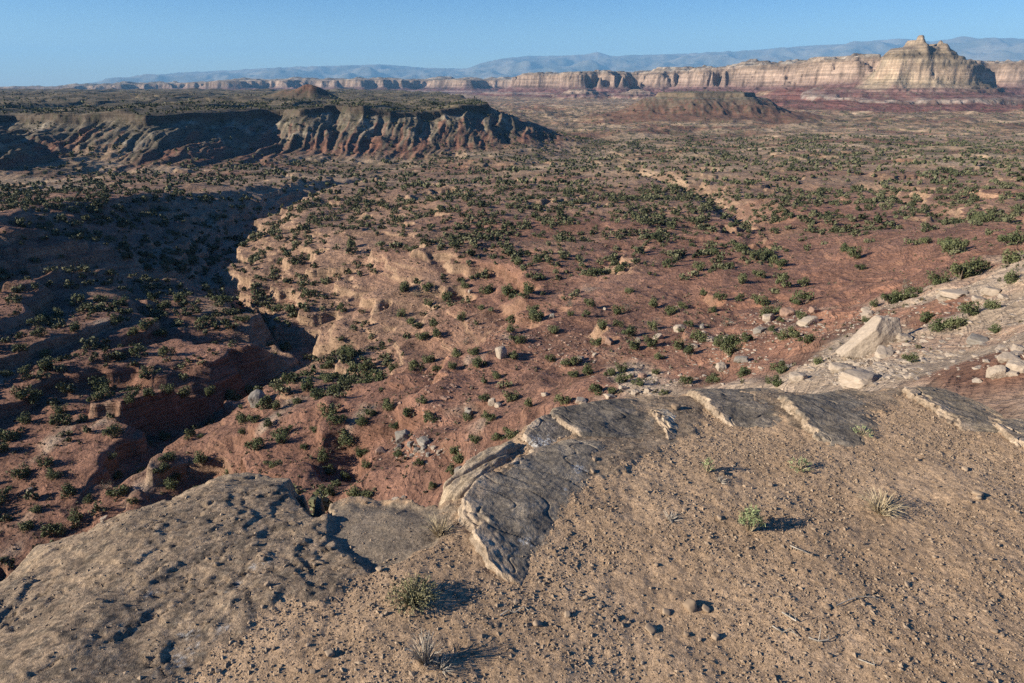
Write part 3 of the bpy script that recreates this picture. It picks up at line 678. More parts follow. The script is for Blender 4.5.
def put_rock(x, y, z, w, hf, c, label, group=None, k=None, name='boulder', cat='boulder'):
    k = random.randrange(9) if k is None else k
    if (k, c) not in rock_me:
        o = mk(name, *RM[k], mats_r[c], smooth=False); rock_me[(k, c)] = o.data
    else:
        o = bpy.data.objects.new(name, rock_me[(k, c)]); C.objects.link(o)
    h = w * hf
    o.location = (x, y, z + h * .28); o.scale = (w * 1.15, w * random.uniform(1.0, 1.4), h * 1.3)
    o.rotation_euler = (random.uniform(-.25, .25), random.uniform(-.25, .25), random.uniform(0, 6.28)); tag(o, label, cat, None, group); return o
for (px, py, w, hf, c, lab), (x, y, z) in zip(ROCKS, RP):
    wm = w * math.sqrt(x * x + y * y + z * z) / F
    if math.hypot(x, y) > 700: continue
    if lab: put_rock(x, y, z, wm, hf, c, lab, k=9 if ('dome' in lab or 'oval' in lab or 'rounded' in lab) else None)
    else:
        zn = 'on the pale rocky slope at right' if px > 850 else ('in the pile of rocks left of the cream ledge' if (395 < px < 445 and 430 < py < 460) else ('on the red ground right of the middle' if px > 560 else 'on the red ground left of the middle'))
        put_rock(x, y, z, wm, hf, c, 'small pale rock lying ' + zn, 'small rocks ' + zn)
# the big leaning boulder
bx, by, bz = hits([(866, 352)])[0]
D = math.sqrt(bx * bx + by * by + bz * bz); u = D / F
V, Fc = rock(951, 6, (1, 1, 1), 5, .045, .035)
V[:, 2] += .5; hh = np.clip(V[:, 2], 0, 1.2)
V[:, 0] = V[:, 0] * (1.12 - .62 * hh) + .34 * hh - .02; V[:, 1] = V[:, 1] * (1 - .25 * hh)
V = V * np.array([50 * u, 30 * u, 40 * u]); V[:, 2] -= 5 * u
mk('boulder', V, Fc, M_boulder, label='largest boulder, a pale leaning wedge with a dark top on the right slope', cat='boulder', loc=(bx, by, bz))
# rubble belts that nobody could count
def rubble(name, n, region, smin_, smax_, colr, label, seed):
    r = np.random.default_rng(seed); Vb, Fb = ico(1); out = []
    pts = []
    for (px, py, sx, sy, cnt) in region:
        for _ in range(cnt): pts.append((px + r.normal(0, sx), py + r.normal(0, sy)))
    H = hits(pts); H = H[np.hypot(H[:, 0], H[:, 1]) < 500]
    n = len(H); s = np.exp(r.uniform(math.log(smin_), math.log(smax_), n))
    V = Vb[None] * (1 + .42 * r.normal(0, 1, (n, len(Vb), 1))).clip(.4, 1.7) * (s[:, None, None] * .5) * np.array([1.3, 1, .45])
    a = r.uniform(0, 6.28, n)[:, None]; x = V[..., 0] * np.cos(a) - V[..., 1] * np.sin(a); y = V[..., 0] * np.sin(a) + V[..., 1] * np.cos(a)
    V = np.stack([x + H[:, 0:1], y + H[:, 1:2], V[..., 2] + H[:, 2:3] + .1 * s[:, None]], -1).reshape(-1, 3)
    Fq = (Fb[None] + (np.arange(n) * len(Vb))[:, None, None]).reshape(-1, 3)
    mk(name, V, Fq, colr, smooth=False, kind='stuff', label=label)
rubble('rock_rubble', 0, [(860,368,28,9,700),(790,325,30,10,420),(650,385,25,10,200),(620,350,50,12,130),(740,355,18,10,170),(900,345,40,12,200),(985,340,30,22,160),(960,300,40,10,160),(870,318,14,8,110),(690,350,40,18,160),(560,345,30,8,60),(420,450,22,8,130)], .08, .62, M_boulder, 'pale broken rubble strewn over the right slope and below the rim', 31)
rubble('ledge_rubble', 0, [(330,300,60,25,420),(300,330,35,20,260),(270,230,25,12,160),(490,330,30,8,220),(560,345,30,10,150),(440,400,25,18,120),(380,270,50,20,200),(460,330,20,8,100),(700,205,40,10,160),(260,300,20,15,160)], .15, .9, M_boulder_pink, 'small pinkish broken rock along the ledges of the valley', 32)
print('rocks', time.time() - T0)

# ------------------------------------------------------------------ the rim we stand on
RIMPX = [(-900,900),(-300,730),(0,570),(35,541),(100,521),(170,499),(215,480),(250,476),(292,479),(314,494),(322,509),(338,505),(352,500),(400,504),(440,512),(452,498),(475,462),(498,446),(530,424),(560,410),(600,402),(640,393),(690,389),(745,387),(800,389),(850,391),(900,384),(930,388),(962,399),(1000,414),(1024,424),(1120,480),(1300,600),(1700,800)]
RIM = [at(a, b, -1.74) for a, b in RIMPX]
RIM = [(float(a), float(b)) for a, b in RIM]
BEDPX = [(-400,470),(0,480),(235,460),(300,465),(325,495),(440,500),(458,515),(452,540),(430,552),(398,572),(352,592),(318,612),(262,622),(215,660),(150,720),(-100,900),(-700,1000)]
BED = [tuple(map(float, at(a, b, -1.70))) for a, b in BEDPX]
BED2 = [tuple(map(float, at(a, b, -1.70))) for a, b in [(326,500),(352,492),(440,503),(455,520),(440,545),(400,572),(372,580),(330,540)]]
BED3 = [([tuple(map(float, at(a, b, -1.72))) for a, b in l], .999) for l in ([(560,458),(583,437),(610,400),(705,388),(708,412),(684,440),(640,464),(600,484)], [(735,386),(905,384),(890,408),(850,420),(800,432),(765,410)], [(900,384),(1030,420),(1040,440),(985,420),(940,402)])]
HOLLOW = [tuple(map(float, at(a, b, -1.72))) for a, b in [(298,484),(312,500),(322,516)]]
def fg_height(x, y, full=False):
    d, side, pos = seg_dist(x, y, RIM)
    ins = side < 0     # rim runs left to right; our side is on its right
    sd = np.where(ins, d, -d)
    sd = sd + fbm(x / .16, y / .16, 3, 301) * .018
    z = -1.655 - .034 * (y - 1.5) + fbm(x / .9, y / .9, 2, 302) * .022 + .008 * fbm(x / .22, y / .22, 3, 303)
    grit = fbm(x / .035, y / .035, 2, 304) * .0035
    bd = poly_sd(x, y, BED) + fbm(x / .12, y / .12, 4, 305) * .055
    bed = sstep(-.06, .08, bd)
    for q_, (pp, lw) in enumerate(BED3):
        bed = np.maximum(bed, lw * sstep(-.03, .04, poly_sd(x, y, pp) + fbm(x / .1, y / .1, 4, 330 + q_) * .05))
    b3 = 0
    for pp, lw in BED3: b3 = np.maximum(b3, sstep(-.02, .03, poly_sd(x, y, pp)))
    soft = np.maximum(soft, b3 * .6) if False else b3 * .6
    lay = (fbm(x / .60 + .3, y / .42, 5, 311) * .034) / .011; lk = np.floor(lay); lf = lay - lk
    rough = (lk + sstep(0, .16, lf)) * .0085 + fbm(x / .3, y / .22, 2, 306) * .008 + fbm(x / .07, y / .05, 4, 307) * .0026 + fbm(x / .024, y / .018, 2, 308) * .0022
    pit = - .010 * (1 - sstep(0, .02, np.abs(perlin(x / .55 + .6 * y, y / .26 - x / .6, 314) + .12 * fbm(x / .06, y / .06, 3, 315))))
    b2 = sstep(-.02, .03, poly_sd(x, y, BED2) + fbm(x / .1, y / .1, 3, 312) * .02)
    soft = np.maximum(b2 * .75, soft)
    bz = .004 + (rough + pit) * (1 - soft) + .018 * sstep(-.9, -1.5, x) - .10 * sstep(-1.25, -2.2, x) - .03 * b2
    z = z + bed * bz + (1 - bed) * grit
    # hollow (dark notch) between the two bedrock plates
    hd, _, _ = seg_dist(x, y, HOLLOW)
    z = z - .16 * (1 - sstep(.015, .06, hd + perlin(x / .05, y / .05, 7) * .01))
    # the brow rounds over, then the cliff
    z = z - .03 * (1 - sstep(0, .14, sd)) - np.where(sd < 0, np.minimum(-sd * 7, 14 - sd * .5), 0)
    if full: return z, sd, bed, b2
    return z
gx = np.concatenate([-np.geomspace(60, 2.9, 60, endpoint=False), np.arange(-2.9, 3.25, .0075), np.geomspace(3.25, 60, 60)])
gy = np.concatenate([-np.geomspace(60, .35, 60, endpoint=False), np.linspace(-.35, 1.2, 25, endpoint=False), np.arange(1.2, 4.15, .0075), np.linspace(4.15, 7.5, 50)])
GX, GY = np.meshgrid(gx, gy)
GX = GX + .0; GZ, SD, BEDM, B2M = fg_height(GX, GY, True)
FP = np.stack([GX, GY, GZ], -1)
soil = mixc(c3(.345,.245,.16), c3(.43,.31,.205), np.clip(.5 + fbm(GX / .5, GY / .5, 3, 320), 0, 1))
soil = mixc(soil, c3(.175,.12,.076), sstep(.15, .6, fbm(GX / .02, GY / .02, 2, 321)) * .3)
soil = mixc(soil, c3(.39,.295,.205), sstep(.3, .7, fbm(GX / .016 + 9, GY / .016, 2, 322)) * .3)
bcol = mixc(c3(.215,.165,.12), c3(.33,.25,.175), np.clip(.45 + 1.1 * fbm(GX / .28, GY / .28, 4, 323), 0, 1))
bcol = mixc(bcol, c3(.085,.074,.062), sstep(.05, .4, fbm(GX / .06, GY / .045, 4, 324)) * .7)
bcol = mixc(bcol, c3(.06,.052,.045), sstep(.25, .55, fbm(GX / .018, GY / .014, 3, 328)) * .6)
bcol = mixc(bcol, c3(.36,.30,.225), sstep(.3, .6, fbm(GX / .022 + 7, GY / .018, 3, 329)) * .5)
bcol = mixc(bcol, c3(.33,.255,.18), sstep(.2, .6, fbm(GX / .10 + 4, GY / .08, 4, 325)) * .6)
bcol = mixc(bcol, c3(.215,.18,.14), B2M * .7)
edgec = 1 - sstep(0, .10, SD + .04 * fbm(GX / .1, GY / .1, 3, 326))
bcol = mixc(bcol, c3(.34,.27,.195), edgec * (GX < -.7) * .55)
c = mixc(soil, bcol, sstep(.35, .65, BEDM))
LICH = [(265,570,.014),(240,590,.012),(232,600,.014),(190,640,.02),(182,668,.022),(225,636,.016),(255,575,.012),(196,655,.015),(150,600,.012)]
for px, py, s in LICH:
    a, b = at(px, py, -1.69); dd = np.hypot(GX - a, GY - b)
    c = mixc(c, c3(.44,.43,.41), (1 - sstep(s * .6, s * 1.6, dd + fbm(GX / .02, GY / .02, 3, 327) * s * 1.2)) * sstep(-.1, .25, fbm(GX / .011, GY / .011, 2, 340)) * .7)
c = mixc(c, c3(.30,.19,.13), sstep(.15, .6, -SD)) * np.array([.94, .91, .87], np.float32)
FQ2 = gridfaces(*GX.shape)
keepf = (SD[:-1, :-1] > -2.6)
bedf = keepf & (BEDM[:-1, :-1] > .5)
def sub2(name, sel, label):
    f = FQ2[sel]; u_, inv = np.unique(f, return_inverse=True)
    mk(name, FP.reshape(-1, 3)[u_], inv.reshape(-1, 4), M_soil, col=c.reshape(-1, 3)[u_], kind='structure', label=label)
sub2('gravel_ground', keepf & ~bedf, 'stony tan soil on top of the rim in the foreground')
sub2('bedrock_ground', bedf, 'rough pitted grey brown bedrock forming the rim at lower left')
def fgz(x, y): return fg_height(np.atleast_1d(np.float64(x)), np.atleast_1d(np.float64(y)))
def fat(px, py):
    z = -1.7
    for _ in range(4):
        x, y = at(px, py, z); z = float(fgz(x, y)[0]); z = max(z, -1.95)
    return float(x), float(y), z
print('rim', time.time() - T0)

# ------------------------------------------------------------------ slabs along the rim
def resample(pts, n):
    pts = np.array(pts, float); d = np.r_[0, np.cumsum(np.hypot(*np.diff(pts, axis=0).T))]
    t = np.linspace(0, d[-1], n); return np.stack([np.interp(t, d, pts[:, 0]), np.interp(t, d, pts[:, 1])], 1)
def slab(L, Rr, H, label, seed, top=((.19,.16,.125), (.30,.25,.19)), face=((.36,.28,.20), (.47,.37,.27)), edge=.10, rough=.010, name='rock_slab', lip=0., under=.008, whites=()):
    """L: the raised edge, Rr: the edge that dips under the gravel (both drawn along the ground, px). H: heights along L."""
    nt_, ns = 240, 110
    Lp = resample([at(a, b, -1.72) for a, b in L], nt_); Rp = resample([at(a, b, -1.74) for a, b in Rr], nt_)
    jag = fbm(np.linspace(0, 9, nt_), np.full(nt_, seed * 1.7), 4, seed) * (.022 if len(L) > 4 else .008)
    dirv = Rp - Lp; ln = np.hypot(*dirv.T)[:, None]; Lp = Lp + dirv / ln * jag[:, None]
    s = np.linspace(0, 1, ns)[None, :, None]
    G = Lp[:, None] * (1 - s) + Rp[:, None] * s
    x, y = G[..., 0], G[..., 1]; s2 = s[..., 0] * np.ones_like(x)
    hh = .62 * np.interp(np.linspace(0, 1, nt_), np.linspace(0, 1, len(H)), H)[:, None]
    gz = -1.655 - .034 * (y - 1.5) + .022 * fbm(x / .9, y / .9, 2, 302) + .008 * fbm(x / .22, y / .22, 3, 303)
    tt = np.linspace(0, 1, nt_)[:, None]; endt = sstep(0, .07, tt) * sstep(0, .07, 1 - tt)
    # bedding: thin layers broken back from the edge
    lay = fbm(x / .25, y / .25, 3, seed + 5)
    z = gz + hh * (1 - s2) ** 1.35 * (.35 + .65 * endt) - under * sstep(.6, 1, s2) + rough * .45 * (fbm(x / .16, y / .12, 4, seed + 1) * .8 + fbm(x / .04, y / .03, 3, seed + 4) * .5 + ridged(x / .05 + 12 * y, y / .3, 3, seed + 2) * .3) - .006 * (1 - sstep(0, .03, np.abs(perlin(x / .30 + seed, y / .16 + x / .5, seed + 15)))) + lip * np.exp(-((s2) / .12) ** 2)
    sd_ = s2 * ln + fbm(x / .08, y / .08, 4, seed + 8) * .03
    z -= .016 * (1 - sstep(.25 * edge, .35 * edge, sd_)) * (lay > -.2) + .012 * (1 - sstep(.75 * edge, .85 * edge, sd_)) * (lay > .05)
    z[:, 0] -= .012; z[:, 1] -= .004
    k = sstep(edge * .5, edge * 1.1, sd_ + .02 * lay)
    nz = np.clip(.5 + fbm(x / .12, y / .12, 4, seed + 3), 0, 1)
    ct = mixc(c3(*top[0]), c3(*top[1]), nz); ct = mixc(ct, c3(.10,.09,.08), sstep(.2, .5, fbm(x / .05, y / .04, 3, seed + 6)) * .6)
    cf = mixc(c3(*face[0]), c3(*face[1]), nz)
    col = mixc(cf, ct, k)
    for a, b, r_ in whites:
        wx, wy = at(a, b, -1.66); col = mixc(col, c3(.62,.62,.60), (1 - sstep(r_ * .5, r_ * 1.5, np.hypot(x - wx, y - wy) + fbm(x / .025, y / .025, 3, seed + 9) * r_)) * sstep(-.15, .2, fbm(x / .012, y / .012, 2, seed + 21)) * .7)
    # dust where it dips under the gravel
    col = mixc(col, c3(.34,.255,.17), sstep(.72, .95, s2 + .2 * fbm(x / .06, y / .06, 3, seed + 7)))
    # face below the raised edge
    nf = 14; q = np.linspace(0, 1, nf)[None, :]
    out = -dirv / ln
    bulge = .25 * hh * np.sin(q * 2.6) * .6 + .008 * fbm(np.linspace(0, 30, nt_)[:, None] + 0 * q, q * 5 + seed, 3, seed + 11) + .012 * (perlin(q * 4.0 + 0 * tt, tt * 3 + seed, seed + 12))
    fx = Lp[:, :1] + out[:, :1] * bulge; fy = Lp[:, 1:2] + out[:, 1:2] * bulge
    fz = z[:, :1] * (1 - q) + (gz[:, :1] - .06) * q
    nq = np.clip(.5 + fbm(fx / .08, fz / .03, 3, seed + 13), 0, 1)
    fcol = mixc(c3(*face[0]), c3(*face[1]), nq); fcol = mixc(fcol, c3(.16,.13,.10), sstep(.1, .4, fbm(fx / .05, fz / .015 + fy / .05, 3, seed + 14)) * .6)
    Pp = np.concatenate([np.stack([fx, fy, fz], -1)[:, ::-1][:, :-1], np.stack([x, y, z], -1)], 1)
    Cc = np.concatenate([fcol[:, ::-1][:, :-1], col], 1)
    # close the two ends with skirts
    e0 = Pp[:1].copy(); e0[..., 2] -= .12; e1 = Pp[-1:].copy(); e1[..., 2] -= .12
    Cc = Cc * .84
    Pp = np.concatenate([e0, Pp, e1]); Cc = np.concatenate([Cc[:1], Cc, Cc[-1:]])
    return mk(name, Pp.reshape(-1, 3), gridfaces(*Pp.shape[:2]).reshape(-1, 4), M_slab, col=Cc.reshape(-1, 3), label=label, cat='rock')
CRM = ((.25,.19,.135), (.42,.33,.24))
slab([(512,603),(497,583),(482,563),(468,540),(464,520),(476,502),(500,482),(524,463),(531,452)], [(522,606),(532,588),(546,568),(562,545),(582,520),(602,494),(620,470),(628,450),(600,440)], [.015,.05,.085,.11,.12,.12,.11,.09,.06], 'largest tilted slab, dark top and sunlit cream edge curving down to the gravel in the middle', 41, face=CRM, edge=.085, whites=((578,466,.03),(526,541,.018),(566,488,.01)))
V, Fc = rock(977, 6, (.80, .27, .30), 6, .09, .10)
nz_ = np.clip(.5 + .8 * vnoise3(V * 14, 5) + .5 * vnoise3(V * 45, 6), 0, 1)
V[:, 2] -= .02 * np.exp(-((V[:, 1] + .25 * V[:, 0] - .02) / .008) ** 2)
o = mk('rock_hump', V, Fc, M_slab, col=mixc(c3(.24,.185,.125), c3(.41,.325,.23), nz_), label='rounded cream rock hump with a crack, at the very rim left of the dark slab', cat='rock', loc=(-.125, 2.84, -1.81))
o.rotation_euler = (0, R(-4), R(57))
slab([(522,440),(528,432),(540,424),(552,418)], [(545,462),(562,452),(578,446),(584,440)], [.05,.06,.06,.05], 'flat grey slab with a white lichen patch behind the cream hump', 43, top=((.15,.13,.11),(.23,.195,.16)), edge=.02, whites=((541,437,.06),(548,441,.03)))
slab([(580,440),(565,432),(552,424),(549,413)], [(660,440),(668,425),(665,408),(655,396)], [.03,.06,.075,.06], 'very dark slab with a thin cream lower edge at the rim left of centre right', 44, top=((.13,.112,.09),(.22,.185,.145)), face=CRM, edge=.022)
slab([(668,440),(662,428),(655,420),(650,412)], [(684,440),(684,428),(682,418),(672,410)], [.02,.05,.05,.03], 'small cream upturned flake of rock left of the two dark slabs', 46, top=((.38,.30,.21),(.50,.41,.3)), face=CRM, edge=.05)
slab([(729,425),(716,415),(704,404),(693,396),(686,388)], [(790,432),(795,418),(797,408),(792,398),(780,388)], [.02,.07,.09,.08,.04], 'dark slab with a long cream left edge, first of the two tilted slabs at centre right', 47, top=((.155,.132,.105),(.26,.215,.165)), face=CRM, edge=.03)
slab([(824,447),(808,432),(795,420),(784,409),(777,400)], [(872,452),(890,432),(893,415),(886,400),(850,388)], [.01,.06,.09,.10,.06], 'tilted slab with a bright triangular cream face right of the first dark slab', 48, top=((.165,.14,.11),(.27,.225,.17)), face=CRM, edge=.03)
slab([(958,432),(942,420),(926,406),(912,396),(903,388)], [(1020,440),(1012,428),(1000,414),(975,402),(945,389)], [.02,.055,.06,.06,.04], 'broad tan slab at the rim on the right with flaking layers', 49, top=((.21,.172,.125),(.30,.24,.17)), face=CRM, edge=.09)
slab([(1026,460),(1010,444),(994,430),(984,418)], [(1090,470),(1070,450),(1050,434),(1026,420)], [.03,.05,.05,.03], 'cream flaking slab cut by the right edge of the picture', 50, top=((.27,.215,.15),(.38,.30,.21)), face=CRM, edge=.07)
# the jagged arm of the left bedrock

# ------------------------------------------------------------------ loose stones
def gravel():
    r = np.random.default_rng(77); n = 190000
    Vb = np.array([[1,0,0],[0,1,0],[-1,0,0],[0,-1,0],[0,0,1],[0,0,-1.]]); Fb = np.array([[0,1,4],[1,2,4],[2,3,4],[3,0,4],[1,0,5],[2,1,5],[3,2,5],[0,3,5]])
    # even in the ground plane, not in the picture
    x = r.uniform(-2.4, 3.2, n); y = r.uniform(1.25, 3.95, n)
    z, sd, bed, b2 = fg_height(x, y, True)
    keep = (sd > .04) & (r.random(n) < np.where(bed > .5, .10, .9) * np.clip(.75 + .8 * fbm(x / .35, y / .35, 3, 401), .1, 1))
    x, y, z = x[keep], y[keep], z[keep]; n = len(x)
    s = np.clip(r.lognormal(math.log(.0048), .5, n), .0025, .016)
    V = Vb[None] * (1 + .3 * r.normal(0, 1, (n, len(Vb), 1))).clip(.5, 1.6) * (s[:, None, None] * .55) * np.stack([r.uniform(.8, 1.5, n), r.uniform(.7, 1.1, n), r.uniform(.4, .8, n)], -1)[:, None]
    a = r.uniform(0, 6.28, n)[:, None]; X_ = V[..., 0] * np.cos(a) - V[..., 1] * np.sin(a); Y_ = V[..., 0] * np.sin(a) + V[..., 1] * np.cos(a)
    V = np.stack([X_ + x[:, None], Y_ + y[:, None], V[..., 2] + z[:, None] + .12 * s[:, None]], -1).reshape(-1, 3)
    t = r.random((n, 1)); cc = np.array((.15,.105,.070)) * (1 - t) + np.array((.34,.255,.175)) * t
    mk('loose_gravel', V, (Fb[None] + (np.arange(n) * len(Vb))[:, None, None]).reshape(-1, 3), M_leaf_far, col=np.repeat(cc, len(Vb), 0), smooth=False, kind='stuff', label='fine gravel and grit covering the rim top')
gravel()
SM = [rock(900 + k, 3, (1, .8, .75), 8, .06, .08) for k in range(8)]
SMo = {}
def stone(px, py, w, label, group=None, m=M_stone):
    x, y, z = fat(px, py); s = w * math.sqrt(x * x + y * y + z * z) / F; k = random.randrange(8)
    key = (k, m.name)
    if key not in SMo: o = mk('stone', *SM[k], m); SMo[key] = o.data
    else: o = bpy.data.objects.new('stone', SMo[key]); C.objects.link(o)
    o.location = (x, y, z + s * .12); o.scale = (s, s, s * random.uniform(.6, 1)); o.rotation_euler = (random.uniform(-.3, .3), random.uniform(-.3, .3), random.uniform(0, 6.28)); tag(o, label, 'stone', None, group)
for px, py, w, lab in [(690,607,15,'largest loose tan stone on the gravel at bottom centre'),(706,610,10,'smaller tan stone just right of the largest loose stone'),(666,613,9,'tan stone left of the largest loose stone at bottom centre'),(650,630,13,'flat dusky stone half sunk in the gravel below the largest loose stone'),(538,625,9,'rounded grey brown stone just right of the twigs below the big slab'),(600,607,6,'small brown stone between the twigs and the largest loose stone'),(675,408,9,'dark stone on the cream flake at the rim'),(595,460,8,'dark brown stone beside the white lichen patch on the big slab'),(593,472,7,'dark stone just below another at the edge of the big slab'),(715,637,8,'pale stone near the bottom right of centre'),(255,545,9,'loose block on the pitted bedrock at lower left'),(262,560,7,'tan chip on the pitted bedrock at lower left'),(700,640,5,'tiny pale stone right of the sunken flat stone'),(965,470,7,'pale chip of stone on the gravel below the right slabs'),(978,495,10,'pale flat chip on the gravel at the right'),(330,655,10,'brown stone at the bottom left on the gravel'),(380,572,8,'brown stone where gravel meets smooth bedrock')]:
    stone(px, py, w, lab)
r_ = np.random.default_rng(5)
for zn, (x0, x1, y0, y1), n_ in (('at lower left between bedrock and gravel', (215, 460, 560, 680), 45), ('in the middle of the gravel', (530, 760, 470, 680), 42), ('on the right of the gravel', (765, 1020, 440, 680), 45)):
    for _ in range(n_):
        stone(r_.uniform(x0, x1), r_.uniform(y0, y1), float(np.clip(r_.lognormal(math.log(4.3), .3), 3.0, 7.5)), 'small angular brown stone ' + zn, 'small stones ' + zn)

# ------------------------------------------------------------------ plants of the rim
def tuft(px, py, w, h, n, material, name, label, cat, seed, lean=.5, thick=.0011, stemlets=0, flat=0., parts=('stems',)):
    x, y, z = fat(px, py); k = math.sqrt(x * x + y * y + z * z) / F; W = w * k / 2; Hh = h * k
    r = np.random.default_rng(seed); V = []; Fc = []; o = 0; LV = []; LF = []
    for i in range(n):
        a = r.uniform(0, 6.283); q = math.sqrt(r.random()); tip = np.array([math.cos(a) * W * q, math.sin(a) * W * q, Hh * (1 - .5 * q * q) * r.uniform(.55, 1.05)])
        b0 = np.array([math.cos(a) * W * .18 * r.random(), math.sin(a) * W * .18 * r.random(), -.004])
        mid_ = b0 * .45 + tip * .55 + np.array([0, 0, Hh * .12]) + r.normal(0, .05 * W, 3)
        side_ = np.cross(tip - b0, r.normal(0, 1, 3)); side_ /= np.linalg.norm(side_) + 1e-9
        pts = [b0, b0 * .6 + mid_ * .4 + r.normal(0, .02 * W, 3), mid_, tip]
        for j, p in enumerate(pts):
            t_ = thick * (1.3 - .3 * j); V += [p - side_ * t_, p + side_ * t_]
        for j in range(3): Fc.append((o + 2 * j, o + 2 * j + 1, o + 2 * j + 3, o + 2 * j + 2))
        o += 8
        for m_ in range(stemlets):
            t_ = r.uniform(.35, 1); c0 = mid_ * (1 - t_) + tip * t_; d_ = r.normal(0, 1, 3); d_ /= np.linalg.norm(d_); e_ = np.cross(d_, r.normal(0, 1, 3)); e_ /= np.linalg.norm(e_) + 1e-9
            Ls = Hh * r.uniform(.06, .13); wd = thick * 1.6; q0 = len(LV)
            LV += [c0 - e_ * wd, c0 + e_ * wd, c0 + d_ * Ls + e_ * wd * .5, c0 + d_ * Ls - e_ * wd * .5]; LF.append((q0, q0 + 1, q0 + 2, q0 + 3))
    if stemlets:
        e = empty(name, (x, y, z), 0, 1, label, cat)
        mk('stems', V, Fc, M_straw if material is M_green else M_sage if material is M_sage else M_grey, parent=e, smooth=False)
        mk('leaves', LV, LF, material, parent=e, smooth=False)
    else: mk(name, V, Fc, material, smooth=False, label=label, cat=cat, loc=(x, y, z))
tuft(414,601,54,19,300,M_sage,'desert_shrub','widest low green and straw shrub on the gravel at lower left of centre','shrub',1,stemlets=3,thick=.0012)
tuft(750,530,24,26,80,M_green,'green_shrub','small upright bright green shrub with a dark shadow in the gravel','shrub',2,stemlets=9,thick=.0011)
tuft(880,512,44,22,170,M_straw,'dry_grass_tuft','dry straw grass tuft right of the bright green shrub','grass tuft',3,thick=.0012)
tuft(800,470,24,12,60,M_green,'green_sprig','little grey green sprig above the bright green shrub','plant',4,stemlets=6,thick=.0012)
tuft(862,435,20,9,50,M_green,'green_sprig','tiny green sprig near the rim below the tilted slab','plant',5,stemlets=5,thick=.0012)
tuft(708,472,12,16,30,M_green,'green_sprig','thin green sprig in the middle of the gravel left of two others','plant',6,stemlets=6,thick=.0012)
tuft(720,482,18,8,40,M_grey,'dead_twigs','grey dead sprig just below the thin green sprig','twigs',7,thick=.0012)
tuft(440,535,40,26,110,M_straw,'dry_grass_tuft','pale dry grass tuft at the foot of the big cream slab edge','grass tuft',8,thick=.0012)
tuft(425,662,40,34,120,M_grey,'dead_shrub','thin grey leafless shrub at the bottom left of centre','shrub',9,thick=.0012)
tuft(440,668,34,12,70,M_grey,'dead_twigs','low tangle of grey twigs beside the leafless shrub','twigs',10,thick=.0012)
tuft(670,520,26,7,40,M_grey,'dead_twigs','flat dark twigs on the gravel in the middle','twigs',11,thick=.0012)
tuft(474,524,12,14,26,M_sage,'green_sprig','tiny sprig against the cream slab edge','plant',12,thick=.0012)
def stick(pl, rad_, label, seed):
    pts = []
    for px, py in pl: x, y, z = fat(px, py); pts.append(np.array([x, y, z + .006 + random.random() * .006]))
    parts = [tube(pts, [rad_ * (1 - .5 * i / len(pts)) for i in range(len(pts))])]
    r = np.random.default_rng(seed)
    for i in range(1, len(pts)):
        d_ = r.normal(0, .014, 3); d_[2] = abs(d_[2]); parts.append(tube([pts[i], pts[i] + d_ * .6, pts[i] + d_ * 1.1 + r.normal(0, .004, 3)], [rad_ * .5, rad_ * .4, rad_ * .2]))
    V, Fc = merge(parts); mk('dead_stick', V, Fc, M_grey, label=label, cat='stick')
stick([(836,607),(848,602),(858,599),(870,599),(878,601)], .0022, 'long bent pale stick on the gravel at lower right', 1)
stick([(500,617),(508,612),(514,615),(524,608),(528,612)], .0025, 'pale forked twig at the tip of the big cream slab edge', 2)
stick([(790,547),(798,551),(806,554)], .003, 'short straight pale stick below the bright green shrub', 3)
stick([(782,614),(790,620),(796,623)], .003, 'thick bleached stub at the top of the twig heap at lower right', 4)
stick([(772,628),(782,634),(790,630),(798,638)], .0028, 'crooked grey twig in the middle of the heap at lower right', 5)
stick([(808,640),(818,643),(828,642)], .0028, 'grey twig at the right end of the heap at lower right', 6)
stick([(858,661),(866,665),(874,668)], .002, 'thin pale twig near the bottom at lower right', 7)
stick([(448,607),(456,606)], .002, 'tiny white twig right of the widest shrub', 8)

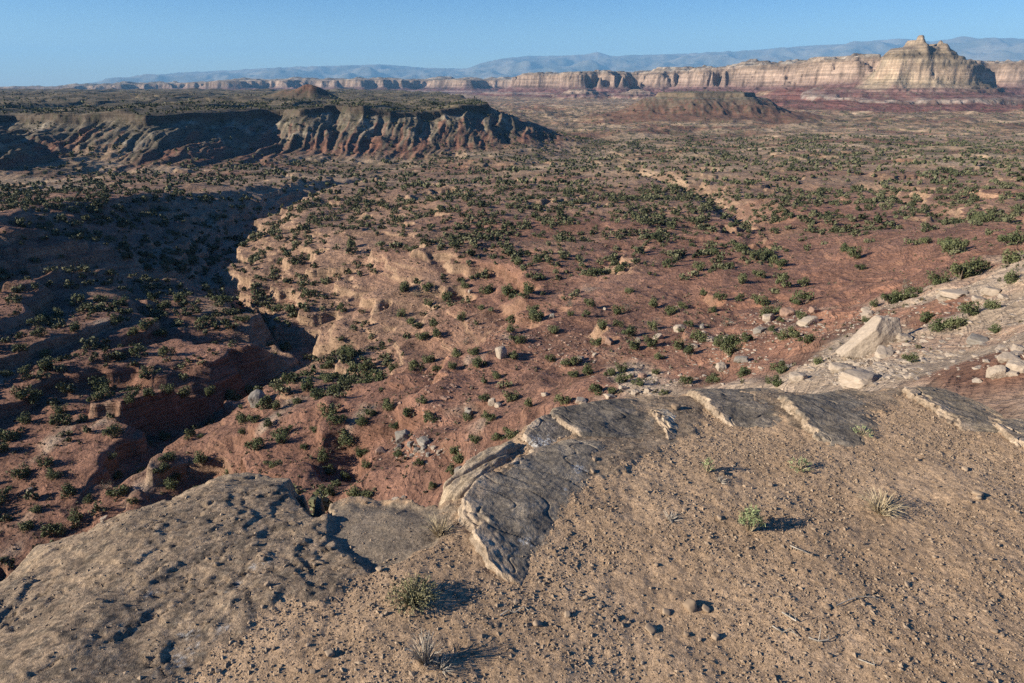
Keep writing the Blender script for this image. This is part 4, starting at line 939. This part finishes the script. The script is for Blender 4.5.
# ------------------------------------------------------------------ air, sky, sun
m = bpy.data.materials.new('air'); m.use_nodes = True; nt = m.node_tree; nt.nodes.clear()
out = nt.nodes.new('ShaderNodeOutputMaterial'); pv = nt.nodes.new('ShaderNodeVolumePrincipled')
pv.inputs['Color'].default_value = (.27, .60, 1, 1); pv.inputs['Density'].default_value = 2.2e-5; pv.inputs['Anisotropy'].default_value = 0
nt.links.new(pv.outputs[0], out.inputs['Volume'])
hx_, hy0, hy1, hz0, hz1 = 62000, -62000, 62000, float(Z.min()) - 2, max(float(Z.max()) + 60, 1500)
V = [(x, y, z) for x in (-hx_, hx_) for y in (hy0, hy1) for z in (hz0, hz1)]
mk('haze', V, [(0,1,3,2),(4,6,7,5),(0,4,5,1),(2,3,7,6),(0,2,6,4),(1,5,7,3)], m, smooth=False, kind='stuff', label='thin blue air between the rim and the far mountains')
SUN_EL, SUN_AZ = R(21.5), math.atan2(-1, -.25)   # direction towards the sun, from the left and slightly behind
w = bpy.data.worlds.new('World'); bpy.context.scene.world = w; w.use_nodes = True; nt = w.node_tree
bg = nt.nodes['Background']; sky = nt.nodes.new('ShaderNodeTexSky'); sky.sky_type = 'NISHITA'; sky.sun_disc = False
sky.sun_elevation = SUN_EL; sky.sun_rotation = SUN_AZ; sky.altitude = 1800; sky.air_density = 1.0; sky.dust_density = .8; sky.ozone_density = 3.0
hs = nt.nodes.new('ShaderNodeHueSaturation'); hs.inputs['Hue'].default_value = .512; hs.inputs['Saturation'].default_value = 1.36; nt.links.new(sky.outputs[0], hs.inputs['Color'])
nt.links.new(hs.outputs[0], bg.inputs['Color']); bg.inputs['Strength'].default_value = .063
sl = bpy.data.lights.new('sun', 'SUN'); sl.energy = 5; sl.angle = R(.5); sl.color = (1, .89, .73)
so = bpy.data.objects.new('sun', sl); C.objects.link(so)
from mathutils import Vector
tos = Vector((math.cos(SUN_EL) * math.sin(SUN_AZ), math.cos(SUN_EL) * math.cos(SUN_AZ), math.sin(SUN_EL)))
so.rotation_euler = tos.to_track_quat('Z', 'Y').to_euler()
cam = bpy.data.cameras.new('camera'); co = bpy.data.objects.new('camera', cam); C.objects.link(co)
cam.sensor_width = 36; cam.lens = 36 * F / 1024; cam.clip_start = .1; cam.clip_end = 150000
co.rotation_euler = (math.pi / 2 - PITCH, 0, 0)
sc = bpy.context.scene; sc.camera = co
sc.view_settings.view_transform = 'Standard'; sc.view_settings.look = 'None'; sc.view_settings.gamma = 1; sc.view_settings.exposure = 1.08
sc.cycles.use_denoising = False; sc.cycles.max_bounces = 4; sc.cycles.diffuse_bounces = 1; sc.cycles.volume_bounces = 0; sc.cycles.transparent_max_bounces = 4
print('total script', time.time() - T0)
